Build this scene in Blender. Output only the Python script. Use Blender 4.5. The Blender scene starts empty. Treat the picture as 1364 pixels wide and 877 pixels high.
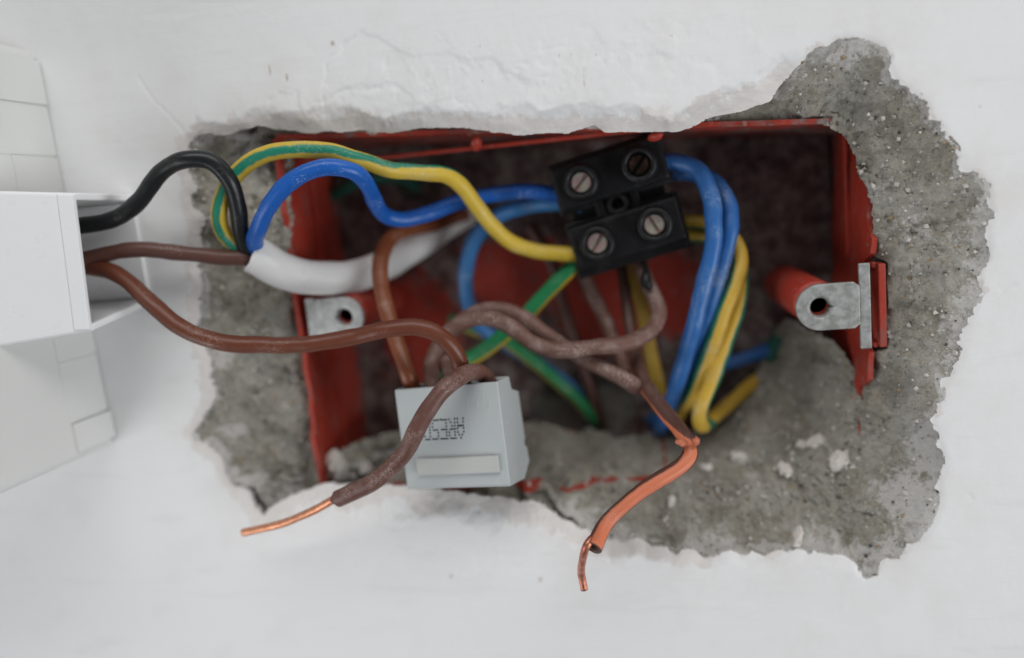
import bpy, bmesh, math, random
import numpy as np
from mathutils import Vector, Matrix, kdtree

random.seed(7); np.random.seed(7)
scene = bpy.context.scene
COL = scene.collection
MM = 0.001

# ------------------------------------------------------------------ camera (all lengths below are millimetres)
IMG_W, IMG_H = 1364.0, 877.0
F_PX, DIST = 1060.0, 200.0
def unit(v): return v / np.linalg.norm(v)
n_c = unit(np.array([(840 - IMG_W/2)/F_PX, (IMG_H/2 - 260)/F_PX, -1.0]))      # wall normal in camera axes
up0 = np.array([-0.07, 1.0, 0.0])
z_c = unit(up0 - up0.dot(n_c)*n_c)
x_c = np.cross(n_c, z_c)
ROT = np.array([x_c, n_c, z_c])                                               # camera axes -> world
CAM = np.array([0.0, -DIST, 0.0])
cam_data = bpy.data.cameras.new('camera')
cam = bpy.data.objects.new('camera', cam_data); COL.objects.link(cam)
m4 = Matrix([list(ROT[0])+[0], list(ROT[1])+[-DIST*MM], list(ROT[2])+[0], [0, 0, 0, 1]])
cam.matrix_world = m4
cam_data.sensor_width = 36.0; cam_data.lens = F_PX/IMG_W*36.0
cam_data.clip_start = 0.005; cam_data.clip_end = 20
cam_data.dof.use_dof = True
cam_data.dof.focus_distance = 0.191
cam_data.dof.aperture_fstop = 3.3
scene.camera = cam

def ray(px, py):
    return ROT @ np.array([(px - IMG_W/2)/F_PX, (IMG_H/2 - py)/F_PX, -1.0])
def P(px, py, y):                       # point of the place seen at (px, py) lying y mm behind the wall plane
    d = ray(px, py)
    return CAM + d*((y + DIST)/d[1])

# ------------------------------------------------------------------ light
world = bpy.data.worlds.new('World'); scene.world = world; world.use_nodes = True
bg = world.node_tree.nodes['Background']
bg.inputs[0].default_value = (0.90, 0.94, 1.0, 1); bg.inputs[1].default_value = 0.13
def area(name, loc, target, size, power, col):
    l = bpy.data.lights.new(name, 'AREA'); l.shape = 'RECTANGLE'; l.size = size[0]; l.size_y = size[1]
    l.energy = power; l.color = col
    o = bpy.data.objects.new(name, l); COL.objects.link(o); o.location = loc
    o.rotation_euler = (Vector(target) - Vector(loc)).to_track_quat('-Z', 'Y').to_euler()
    return o
area('window_light', (0.15, -0.62, 0.90), (0, 0, 0), (1.7, 0.5), 9.8, (1.0, 0.99, 0.97))
area('left_fill_light', (-0.9, -0.60, -0.55), (0, 0, 0), (0.7, 0.7), 6.0, (0.97, 0.985, 1.0))  # added fill from low left, softens the shade under the connector
area('right_fill_light', (1.0, -0.60, -0.45), (0, 0, 0), (0.7, 0.7), 8.5, (0.97, 0.985, 1.0))  # added fill from low right, brightens the trunking recess
scene.view_settings.view_transform = 'Standard'; scene.view_settings.look = 'None'
scene.view_settings.exposure = -0.02; scene.view_settings.gamma = 1.0
scene.render.film_transparent = False
scene.cycles.use_denoising = True
scene.cycles.max_bounces = 8

# ------------------------------------------------------------------ noise
_perm = np.random.RandomState(3).permutation(512)
_perm = np.concatenate([_perm, _perm, _perm])
_val = np.random.RandomState(5).rand(1600)*2 - 1
def vnoise(x, z, seed=0):
    xi = np.floor(x).astype(int); zi = np.floor(z).astype(int)
    fx = x - xi; fz = z - zi
    fx = fx*fx*fx*(fx*(fx*6-15)+10); fz = fz*fz*fz*(fz*(fz*6-15)+10)
    def h(a, b): return _val[_perm[(_perm[(a + seed*17) & 511] + (b & 511))] ]
    return (h(xi, zi)*(1-fx) + h(xi+1, zi)*fx)*(1-fz) + (h(xi, zi+1)*(1-fx) + h(xi+1, zi+1)*fx)*fz
def fbm(x, z, scale, octv=4, seed=0, gain=0.5):
    r = np.zeros_like(x, dtype=float); a = 1.0; s = 1.0/scale
    for i in range(octv):
        r += a*vnoise(x*s + 31.7*i, z*s + 11.3*i, seed + i); a *= gain; s *= 2.03
    return r
def sstep(a, b, x):
    t = np.clip((x - a)/(b - a), 0, 1); return t*t*(3 - 2*t)

# ------------------------------------------------------------------ materials
class NT:
    def __init__(s, name):
        s.m = bpy.data.materials.new(name); s.m.use_nodes = True
        s.t = s.m.node_tree; s.b = s.t.nodes['Principled BSDF']
        tc = s.t.nodes.new('ShaderNodeTexCoord'); mp = s.t.nodes.new('ShaderNodeMapping')
        mp.inputs['Scale'].default_value = (1000, 1000, 1000)
        s.t.links.new(tc.outputs['Object'], mp.inputs['Vector']); s.co = mp.outputs['Vector']
    def link(s, a, b): s.t.links.new(a, b)
    def noise(s, size, detail=4, rough=0.55, dist=0.0, stretch=None):
        n = s.t.nodes.new('ShaderNodeTexNoise'); n.inputs['Scale'].default_value = 1.0/size
        n.inputs['Detail'].default_value = detail; n.inputs['Roughness'].default_value = rough
        n.inputs['Distortion'].default_value = dist
        co = s.co
        if stretch:
            mp = s.t.nodes.new('ShaderNodeMapping'); mp.inputs['Scale'].default_value = stretch
            s.link(co, mp.inputs['Vector']); co = mp.outputs['Vector']
        s.link(co, n.inputs['Vector']); return n.outputs['Fac']
    def ramp(s, fac, a, b):
        r = s.t.nodes.new('ShaderNodeMapRange'); r.interpolation_type = 'SMOOTHSTEP'
        r.inputs['From Min'].default_value = a; r.inputs['From Max'].default_value = b
        s.link(fac, r.inputs['Value']); return r.outputs['Result']
    def math(s, op, a, b=None):
        n = s.t.nodes.new('ShaderNodeMath'); n.operation = op
        for i, v in enumerate((a, b)):
            if v is None: continue
            if isinstance(v, (int, float)): n.inputs[i].default_value = v
            else: s.link(v, n.inputs[i])
        return n.outputs[0]
    def mix(s, fac, a, b):
        n = s.t.nodes.new('ShaderNodeMix'); n.data_type = 'RGBA'
        for k, v in ((0, fac), (6, a), (7, b)):
            if isinstance(v, (int, float)): n.inputs[k].default_value = v
            elif isinstance(v, tuple): n.inputs[k].default_value = (*v, 1)
            else: s.link(v, n.inputs[k])
        return n.outputs[2]
    def attr(s, name):
        n = s.t.nodes.new('ShaderNodeAttribute'); n.attribute_name = name; return n.outputs['Fac']
    def bump(s, h, dist, strength=1.0):
        n = s.t.nodes.new('ShaderNodeBump'); n.inputs['Distance'].default_value = dist*MM
        n.inputs['Strength'].default_value = strength
        s.link(h, n.inputs['Height']); s.link(n.outputs['Normal'], s.b.inputs['Normal'])
    def out(s, col, rough=0.5, metal=0.0, spec=0.5):
        if isinstance(col, tuple): s.b.inputs['Base Color'].default_value = (*col, 1)
        else: s.link(col, s.b.inputs['Base Color'])
        if isinstance(rough, (int, float)): s.b.inputs['Roughness'].default_value = rough
        else: s.link(rough, s.b.inputs['Roughness'])
        if isinstance(metal, (int, float)): s.b.inputs['Metallic'].default_value = metal
        else: s.link(metal, s.b.inputs['Metallic'])
        s.b.inputs['Specular IOR Level'].default_value = spec
        return s.m

def sc(c, k): return tuple(min(1, v*k) for v in c)
def plastic(name, col, rough=0.42, var=0.12, dust=0.25, dustcol=(0.55, 0.5, 0.46), grime=None, bump=0.03, thr=0.63, spec=0.4):
    n = NT(name)
    c = n.mix(n.noise(9, 3), sc(col, 1-var), sc(col, 1+var))
    if grime: c = n.mix(n.math('MULTIPLY', n.ramp(n.noise(4, 4), 0.45, 0.75), grime[1]), c, grime[0])
    d = n.ramp(n.math('MULTIPLY', n.noise(0.5, 3, 0.7), n.math('ADD', n.noise(7, 2), 0.5)), thr-0.04, thr+0.05)
    d = n.math('MULTIPLY', d, n.ramp(n.noise(11, 3), 0.42, 0.64))
    c = n.mix(n.math('MULTIPLY', d, dust), c, dustcol)
    n.bump(n.noise(1.2, 5), bump)
    r = n.math('ADD', n.math('MULTIPLY', n.noise(3, 3), 0.25), rough-0.17)
    return n.out(c, r, 0, spec)

def m_plaster():
    n = NT('white_painted_plaster')
    e = n.attr('edge'); st = n.attr('stain'); gr = n.attr('grime')
    c = n.mix(n.noise(45, 4), (0.745, 0.75, 0.755), (0.79, 0.79, 0.79))
    c = n.mix(n.math('MULTIPLY', n.ramp(n.noise(16, 5), 0.50, 0.75), 0.3), c, (0.69, 0.66, 0.64))
    c = n.mix(n.math('MULTIPLY', n.ramp(n.noise(10, 5, 0.6, 0.6, (0.25, 1, 1.6)), 0.55, 0.72), 0.22), c, (0.62, 0.60, 0.59))
    gf = n.math('MULTIPLY', gr, n.ramp(n.noise(14, 6, 0.65), 0.38, 0.66))
    c = n.mix(n.math('MULTIPLY', gf, 0.45), c, (0.64, 0.60, 0.57))
    core = n.mix(n.noise(3.5, 6, 0.6), (0.62, 0.58, 0.555), (0.745, 0.725, 0.705))
    ef = n.ramp(n.math('ADD', e, n.math('MULTIPLY', n.math('SUBTRACT', n.noise(8.0, 8, 0.68), 0.5), 2.2)), 0.42, 0.58)
    c = n.mix(ef, c, core)
    sf = n.ramp(n.math('ADD', st, n.math('MULTIPLY', n.math('SUBTRACT', n.noise(1.0, 5, 0.7), 0.55), 1.2)), 0.35, 0.9)
    c = n.mix(n.math('MULTIPLY', sf, 0.75), c, (0.36, 0.27, 0.19))
    sp = n.ramp(n.noise(0.9, 2), 0.74, 0.8)
    c = n.mix(n.math('MULTIPLY', sp, 0.35), c, (0.4, 0.36, 0.32))
    h = n.math('ADD', n.math('ADD', n.noise(4, 6, 0.6), n.math('MULTIPLY', n.noise(7, 4, 0.6, 0.3, (0.2, 1, 1.8)), 1.3)), n.math('MULTIPLY', n.noise(0.6, 3, 0.6), 0.25))
    h = n.math('MULTIPLY', n.math('SUBTRACT', h, 1.28), n.math('ADD', n.math('MULTIPLY', ef, 3.0), 1.0))
    n.bump(h, 0.10)
    return n.out(c, n.math('ADD', n.math('MULTIPLY', ef, 0.3), 0.5), 0, 0.35)
def m_mortar():
    n = NT('cement_mortar')
    w = n.attr('white'); rd = n.attr('red')
    c = n.mix(n.ramp(n.noise(5, 8, 0.7), 0.32, 0.68), (0.285, 0.265, 0.215), (0.50, 0.468, 0.40))
    c = n.mix(n.math('MULTIPLY', n.ramp(n.noise(11, 6, 0.62), 0.46, 0.60), 0.6), c, (0.51, 0.495, 0.455))
    c = n.mix(n.math('MULTIPLY', n.ramp(n.noise(17, 4, 0.6), 0.54, 0.66), 0.55), c, (0.20, 0.19, 0.165))
    c = n.mix(n.math('MULTIPLY', n.ramp(n.noise(1.0, 6, 0.75), 0.55, 0.64), 0.6), c, (0.60, 0.58, 0.53))
    c = n.mix(n.math('MULTIPLY', n.ramp(n.noise(1.5, 7, 0.82, 0.4), 0.56, 0.63), 0.8), c, (0.07, 0.068, 0.06))
    c = n.mix(n.math('MULTIPLY', n.ramp(n.noise(0.5, 3, 0.7), 0.62, 0.68), 0.8), c, (0.06, 0.06, 0.055))
    c = n.mix(n.math('MULTIPLY', n.ramp(n.noise(3.1, 4, 0.6), 0.66, 0.70), 0.7), c, (0.38, 0.27, 0.15))
    wf = n.ramp(n.math('ADD', w, n.math('MULTIPLY', n.math('SUBTRACT', n.noise(3.0, 8, 0.75), 0.5), 2.2)), 0.48, 0.72)
    c = n.mix(n.math('MULTIPLY', wf, 0.85), c, (0.70, 0.68, 0.655))
    rf = n.ramp(n.math('ADD', rd, n.math('MULTIPLY', n.math('SUBTRACT', n.noise(2.0, 5, 0.7), 0.5), 1.4)), 0.45, 0.6)
    c = n.mix(rf, c, (0.42, 0.06, 0.035))
    h = n.math('ADD', n.noise(1.0, 7, 0.75), n.math('MULTIPLY', n.noise(0.35, 3, 0.6), 0.35))
    n.bump(h, 0.95)
    return n.out(c, 0.92, 0, 0.2)
def m_red():
    n = NT('red_oxide_paint')
    c = n.mix(n.noise(14, 3), (0.33, 0.034, 0.020), (0.42, 0.050, 0.030))
    g = n.ramp(n.noise(6, 5, 0.65, 0.4), 0.52, 0.72)
    c = n.mix(n.math('MULTIPLY', g, 0.45), c, (0.17, 0.13, 0.115))
    s = n.ramp(n.noise(2.0, 5, 0.7, 0, (1, 1, 0.35)), 0.60, 0.68)
    c = n.mix(n.math('MULTIPLY', s, 0.5), c, (0.42, 0.36, 0.33))
    d = n.attr('dirt_shade')  # grey dirt mask; on the back wall it also paints in shade
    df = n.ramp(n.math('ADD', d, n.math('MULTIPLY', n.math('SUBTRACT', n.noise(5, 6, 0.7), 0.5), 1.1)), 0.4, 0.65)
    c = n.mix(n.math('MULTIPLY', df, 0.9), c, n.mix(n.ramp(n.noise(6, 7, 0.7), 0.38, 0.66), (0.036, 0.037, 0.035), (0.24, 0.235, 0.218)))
    n.bump(n.noise(1.6, 5, 0.6), 0.2)
    return n.out(c, n.math('ADD', n.math('MULTIPLY', g, 0.3), 0.42), 0, 0.4)
def m_metal(name, c1, c2, rough, size=1.2, metal=0.9):
    n = NT(name)
    f = n.noise(size, 5, 0.65)
    n.bump(n.noise(0.5, 4), 0.04)
    return n.out(n.mix(n.ramp(f, 0.35, 0.65), c1, c2), n.math('ADD', n.math('MULTIPLY', n.noise(0.8, 3), 0.25), rough-0.1), metal, 0.5)
def striped(name, a, b, width=0.5, dust=0.3, third=None):
    n = NT(name); s = n.attr('stripe')
    ca = n.mix(n.noise(8, 3), sc(a, 0.88), sc(a, 1.1)); cb = n.mix(n.noise(8, 3), sc(b, 0.88), sc(b, 1.1))
    s2 = n.math('ADD', s, n.math('MULTIPLY', n.math('SUBTRACT', n.noise(2.5, 3), 0.5), 0.12))
    c = n.mix(n.ramp(s2, width-0.04, width+0.04), cb, ca)
    d = n.ramp(n.math('MULTIPLY', n.noise(0.5, 3, 0.7), n.math('ADD', n.noise(7, 2), 0.5)), 0.58, 0.67)
    c = n.mix(n.math('MULTIPLY', d, dust), c, (0.6, 0.57, 0.5))
    n.bump(n.noise(1.2, 5), 0.03)
    return n.out(c, n.math('ADD', n.math('MULTIPLY', n.noise(3, 3), 0.25), 0.3), 0, 0.4)

M = {
 'plaster': m_plaster(), 'mortar': m_mortar(), 'red': m_red(),
 'black_wire': plastic('black_insulation', (0.012, 0.013, 0.014), 0.38, dust=0.12, bump=0.02),
 'brown_dull': plastic('dull_brown_insulation', (0.105, 0.046, 0.036), 0.42, dust=0.3, thr=0.66),
 'brown': plastic('brown_insulation', (0.135, 0.040, 0.021), 0.40, dust=0.35, dustcol=(0.45, 0.3, 0.24), thr=0.64),
 'orange_brown': plastic('orange_brown_insulation', (0.20, 0.060, 0.025), 0.42, dust=0.3, dustcol=(0.5, 0.33, 0.26), thr=0.6),
 'brown_dusty': plastic('dusty_brown_insulation', (0.145, 0.072, 0.056), 0.6, 0.2, dust=0.75, dustcol=(0.40, 0.32, 0.29), grime=((0.28, 0.20, 0.18), 0.75), thr=0.55, bump=0.08),
 'brown_end': plastic('scuffed_brown_insulation', (0.125, 0.055, 0.042), 0.5, 0.15, dust=0.5, dustcol=(0.36, 0.26, 0.23), grime=((0.22, 0.14, 0.125), 0.6), thr=0.57, bump=0.04),
 'blue': plastic('blue_insulation', (0.012, 0.105, 0.43), 0.36, dust=0.6, dustcol=(0.6, 0.66, 0.75), thr=0.66),
 'blue_light': plastic('pale_blue_insulation', (0.045, 0.19, 0.46), 0.42, dust=0.4, dustcol=(0.4, 0.5, 0.6), thr=0.6),
 'blue_dusty': plastic('dusty_blue_insulation', (0.025, 0.125, 0.38), 0.42, dust=0.5, dustcol=(0.33, 0.43, 0.56), thr=0.58, grime=((0.06, 0.18, 0.42), 0.4)),
 'earth': striped('green_and_yellow_insulation', (0.010, 0.20, 0.125), (0.60, 0.42, 0.045), 0.925),
 'earth_deep': striped('bright_green_and_yellow_insulation', (0.012, 0.22, 0.075), (0.55, 0.38, 0.02), 0.5),
 'yellow': striped('yellow_insulation_with_green_stripe', (0.02, 0.17, 0.09), (0.58, 0.37, 0.045), 0.74, 0.35),
 'split': striped('split_orange_insulation', (0.62, 0.175, 0.085), (0.10, 0.045, 0.034), 0.80, 0.12),
 'sheath': plastic('pale_grey_sheath', (0.78, 0.775, 0.765), 0.45, 0.06, dust=0.35, dustcol=(0.4, 0.38, 0.36), bump=0.05),
 'copper': m_metal('copper', (0.60, 0.25, 0.14), (0.78, 0.38, 0.23), 0.38, 1.0, 0.85),
 'copper_dark': m_metal('tarnished_copper', (0.34, 0.10, 0.07), (0.66, 0.28, 0.18), 0.38, 1.5, 0.8),
 'zinc': m_metal('zinc_plate', (0.26, 0.265, 0.25), (0.42, 0.43, 0.42), 0.5, 2.2, 0.4),
 'zinc_bright': m_metal('bright_zinc_plate', (0.46, 0.47, 0.46), (0.66, 0.67, 0.66), 0.42, 2.2, 0.45),
 'screw': m_metal('passivated_screw', (0.88, 0.55, 0.56), (0.85, 0.88, 0.70), 0.38, 2.0, 0.35),
 'screw_dark': m_metal('dark_brown_screw', (0.14, 0.075, 0.05), (0.24, 0.13, 0.09), 0.5, 1.4, 0.5),  # darker, browner metal for one screw
 'black': plastic('black_moulding', (0.008, 0.008, 0.009), 0.46, 0.2, dust=0.35, dustcol=(0.12, 0.12, 0.125), grime=((0.022, 0.022, 0.024), 0.5), bump=0.05, thr=0.6, spec=0.3),
 'grey': plastic('grey_moulding', (0.44, 0.47, 0.475), 0.40, 0.04, dust=0.5, dustcol=(0.62, 0.64, 0.64), bump=0.02, thr=0.66),
 'grey_rib': plastic('warm_grey_moulding', (0.48, 0.49, 0.475), 0.45, 0.05, dust=0.5, dustcol=(0.62, 0.63, 0.62), bump=0.02),
 'ink': plastic('ink', (0.012, 0.015, 0.028), 0.6, dust=0.0),
 'white_pvc': plastic('white_pvc', (0.80, 0.805, 0.81), 0.36, 0.02, dust=0.15, dustcol=(0.6, 0.58, 0.56), bump=0.02, thr=0.68),
 'cream_pvc': plastic('off_white_pvc', (0.66, 0.665, 0.65), 0.42, 0.02, dust=0.15, dustcol=(0.5, 0.49, 0.46), bump=0.03, thr=0.68),
 'green': plastic('green_sleeve', (0.012, 0.10, 0.07), 0.5, dust=0.2),
 'crumb': plastic('loose_plaster', (0.62, 0.585, 0.545), 0.9, 0.12, dust=0.4, dustcol=(0.4, 0.37, 0.33), bump=0.3, thr=0.55),
 'grit': plastic('mortar_grain', (0.36, 0.34, 0.31), 0.95, 0.5, dust=0.3, dustcol=(0.6, 0.58, 0.55), bump=0.2),
}

# ------------------------------------------------------------------ object helpers
def props(o, label=None, cat=None, group=None, kind=None):
    for k, v in (('label', label), ('category', cat), ('group', group), ('kind', kind)):
        if v: o[k] = v
    return o
def thing(name, label, cat, loc=(0, 0, 0), group=None):       # an Empty at the thing's base (millimetres)
    o = bpy.data.objects.new(name, None); COL.objects.link(o); o.empty_display_size = 0.005
    o.location = Vector(loc)*MM
    return props(o, label, cat, group)
def root_of(p):
    off = Vector((0, 0, 0))
    while p is not None: off += p.location; p = p.parent
    return off/MM
def link_mesh(name, verts, faces, mat, parent=None, smooth=False, attrs=None, bevel=0.0, seg=2):
    off = root_of(parent)
    me = bpy.data.meshes.new(name)
    v = (np.asarray(verts, float) - np.array(off))*MM
    me.from_pydata(v.tolist(), [], [list(map(int, f)) for f in faces]) if not isinstance(faces, np.ndarray) else me.from_pydata(v.tolist(), [], faces.tolist())
    me.materials.append(M[mat] if isinstance(mat, str) else mat)
    if smooth: me.polygons.foreach_set('use_smooth', [True]*len(me.polygons))
    for k, a in (attrs or {}).items():
        at = me.attributes.new(k, 'FLOAT', 'POINT'); at.data.foreach_set('value', np.asarray(a, np.float32))
    me.update()
    o = bpy.data.objects.new(name, me); COL.objects.link(o); o.parent = parent
    if bevel:
        b = o.modifiers.new('bevel', 'BEVEL'); b.width = bevel*MM; b.segments = seg; b.limit_method = 'ANGLE'; b.angle_limit = math.radians(35)
        b.harden_normals = False
    return o
def bm_obj(name, bm, mat, parent=None, frame=None, bevel=0.0, smooth=False, attrs=None, seg=2):
    bmesh.ops.recalc_face_normals(bm, faces=bm.faces)
    bm.verts.index_update()
    vs = [v.co.copy() for v in bm.verts]
    if frame is not None: vs = [frame @ v for v in vs]
    fs = [[v.index for v in f.verts] for f in bm.faces]
    bm.free()
    return link_mesh(name, [tuple(v) for v in vs], fs, mat, parent, smooth, attrs, bevel, seg)
def box(bm, lo, hi):
    vs = [bm.verts.new((x, y, z)) for x in (lo[0], hi[0]) for y in (lo[1], hi[1]) for z in (lo[2], hi[2])]
    for f in ((0, 1, 3, 2), (4, 6, 7, 5), (0, 4, 5, 1), (2, 3, 7, 6), (0, 2, 6, 4), (1, 5, 7, 3)):
        bm.faces.new([vs[i] for i in f])
def hexa(bm, pts):                           # pts: four front corners then the four behind them, both going round
    vs = [bm.verts.new(tuple(p)) for p in pts]
    bm.faces.new(vs[:4]); bm.faces.new(vs[4:][::-1])
    for i in range(4):
        j = (i+1) % 4; bm.faces.new([vs[i], vs[i+4], vs[j+4], vs[j]])
def lathe(bm, prof, axis_y=True, n=32, centre=(0, 0)):      # prof: (radius, y) pairs, open list
    rings = []
    for r, y in prof:
        rings.append([bm.verts.new((centre[0] + r*math.cos(2*math.pi*k/n), y, centre[1] + r*math.sin(2*math.pi*k/n))) for k in range(n)])
    for a, b in zip(rings, rings[1:]):
        for k in range(n): bm.faces.new([a[k], a[(k+1) % n], b[(k+1) % n], b[k]])
    return rings

# ------------------------------------------------------------------ wires
def spline(pts, step=0.55):
    p = np.array(pts, float)
    p = np.vstack([2*p[0]-p[1], p, 2*p[-1]-p[-2]])
    out = []; idx = []
    for i in range(1, len(p)-2):
        p0, p1, p2, p3 = p[i-1], p[i], p[i+1], p[i+2]
        t0 = 0; t1 = t0 + np.linalg.norm(p1-p0)**0.5; t2 = t1 + np.linalg.norm(p2-p1)**0.5; t3 = t2 + np.linalg.norm(p3-p2)**0.5
        k = max(2, int(np.linalg.norm(p2-p1)/step))
        for t in np.linspace(t1, t2, k, endpoint=False):
            a1 = (t1-t)/(t1-t0)*p0 + (t-t0)/(t1-t0)*p1; a2 = (t2-t)/(t2-t1)*p1 + (t-t1)/(t2-t1)*p2; a3 = (t3-t)/(t3-t2)*p2 + (t-t2)/(t3-t2)*p3
            b1 = (t2-t)/(t2-t0)*a1 + (t-t0)/(t2-t0)*a2; b2 = (t3-t)/(t3-t1)*a2 + (t-t1)/(t3-t1)*a3
            out.append((t2-t)/(t2-t1)*b1 + (t-t1)/(t2-t1)*b2); idx.append(i-1 + (t-t1)/(t2-t1))
    out.append(p[-2]); idx.append(len(pts)-1)
    q = np.array(out)
    for _ in range(3):                       # ease the joints a little
        q[1:-1] = 0.25*q[:-2] + 0.5*q[1:-1] + 0.25*q[2:]
    return q, np.array(idx)
def tube(name, path, r, mat, parent=None, turn=None, n=18, hollow=None, wobble=0.045, flat=None, seed=0, radii=None, label=None, ragged=0.0):
    """path: (px, py, depth) as seen; turn: per control point angle of the stripe from the side facing outward (degrees)"""
    c, idx = spline([P(*q) for q in path])
    N = len(c)
    tan = np.gradient(c, axis=0); tan /= np.linalg.norm(tan, axis=1)[:, None]
    ref = np.array([0, -1.0, 0])
    nrm = []
    prev = ref - ref.dot(tan[0])*tan[0]; prev = prev/ (np.linalg.norm(prev)+1e-9)
    for i in range(N):
        pr = ref - ref.dot(tan[i])*tan[i]
        v = 0.75*(prev - prev.dot(tan[i])*tan[i]) + 0.25*pr
        prev = v/np.linalg.norm(v); nrm.append(prev)
    nrm = np.array(nrm); bi = np.cross(tan, nrm)
    rr = np.full(N, r) if radii is None else np.interp(np.linspace(0, 1, N), np.linspace(0, 1, len(radii)), radii)
    s = np.arange(N)*0.55
    rr = rr*(1 + wobble*fbm(s, s*0+seed*7.1, 5.0, 3, seed))
    c = c + 0.2*(nrm*fbm(s, s*0+seed*3.3, 9.0, 2, seed+1)[:, None] + bi*fbm(s, s*0+seed*5.7, 9.0, 2, seed+2)[:, None])
    th = np.linspace(0, 2*np.pi, n, endpoint=False)
    fl = 1.0 if flat is None else flat
    def ringset(rad):
        return c[:, None, :] + rad[:, None, None]*(np.cos(th)[None, :, None]*nrm[:, None, :]*fl + np.sin(th)[None, :, None]*bi[:, None, :])
    V = ringset(rr).reshape(-1, 3)
    if turn is not None:
        ta = np.radians(np.interp(idx, np.arange(len(turn)), turn))
        st = (np.cos(th[None, :] - ta[:, None])*0.5 + 0.5)
    else: st = np.zeros((N, n))
    F = []
    for i in range(N-1):
        for k in range(n):
            a = i*n+k; b = i*n+(k+1) % n
            F.append((a, b, b+n, a+n))
    V = V.reshape(N, n, 3)
    if ragged: V[-1] += tan[-1][None, :]*(ragged*(np.sin(th*2+1)+0.5*np.sin(th*5)))[:, None]
    V = V.reshape(-1, 3); ST = st.reshape(-1)
    if hollow:                                # open end: wall turned inward, then down inside
        base = len(V); last = V[(N-1)*n:N*n]; ce = c[-1]; te = tan[-1]
        in1 = ce + (last-ce)*hollow; in2 = in1 - te*5
        V = np.vstack([V, in1, in2, [c[0]], [ce - te*5]]); ST = np.concatenate([ST, ST[(N-1)*n:N*n]*0+0.3, ST[:n]*0, [0, 0]])
        for k in range(n):
            k2 = (k+1) % n
            F.append(((N-1)*n+k, (N-1)*n+k2, base+k2, base+k)); F.append((base+k, base+k2, base+n+k2, base+n+k))
            F.append((base+2*n+1, base+n+k, base+n+k2)); F.append((base+2*n, k2, k))
    else:
        e1 = len(V); V = np.vstack([V, [c[0]], [c[-1]]]); ST = np.concatenate([ST, [0, 0]])
        for k in range(n):
            F.append((e1, (k+1) % n, k)); F.append((e1+1, (N-1)*n+k, (N-1)*n+(k+1) % n))
    o = link_mesh(name, V, F, mat, parent, True, {'stripe': ST})
    if label: o['label'] = label
    return o

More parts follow.
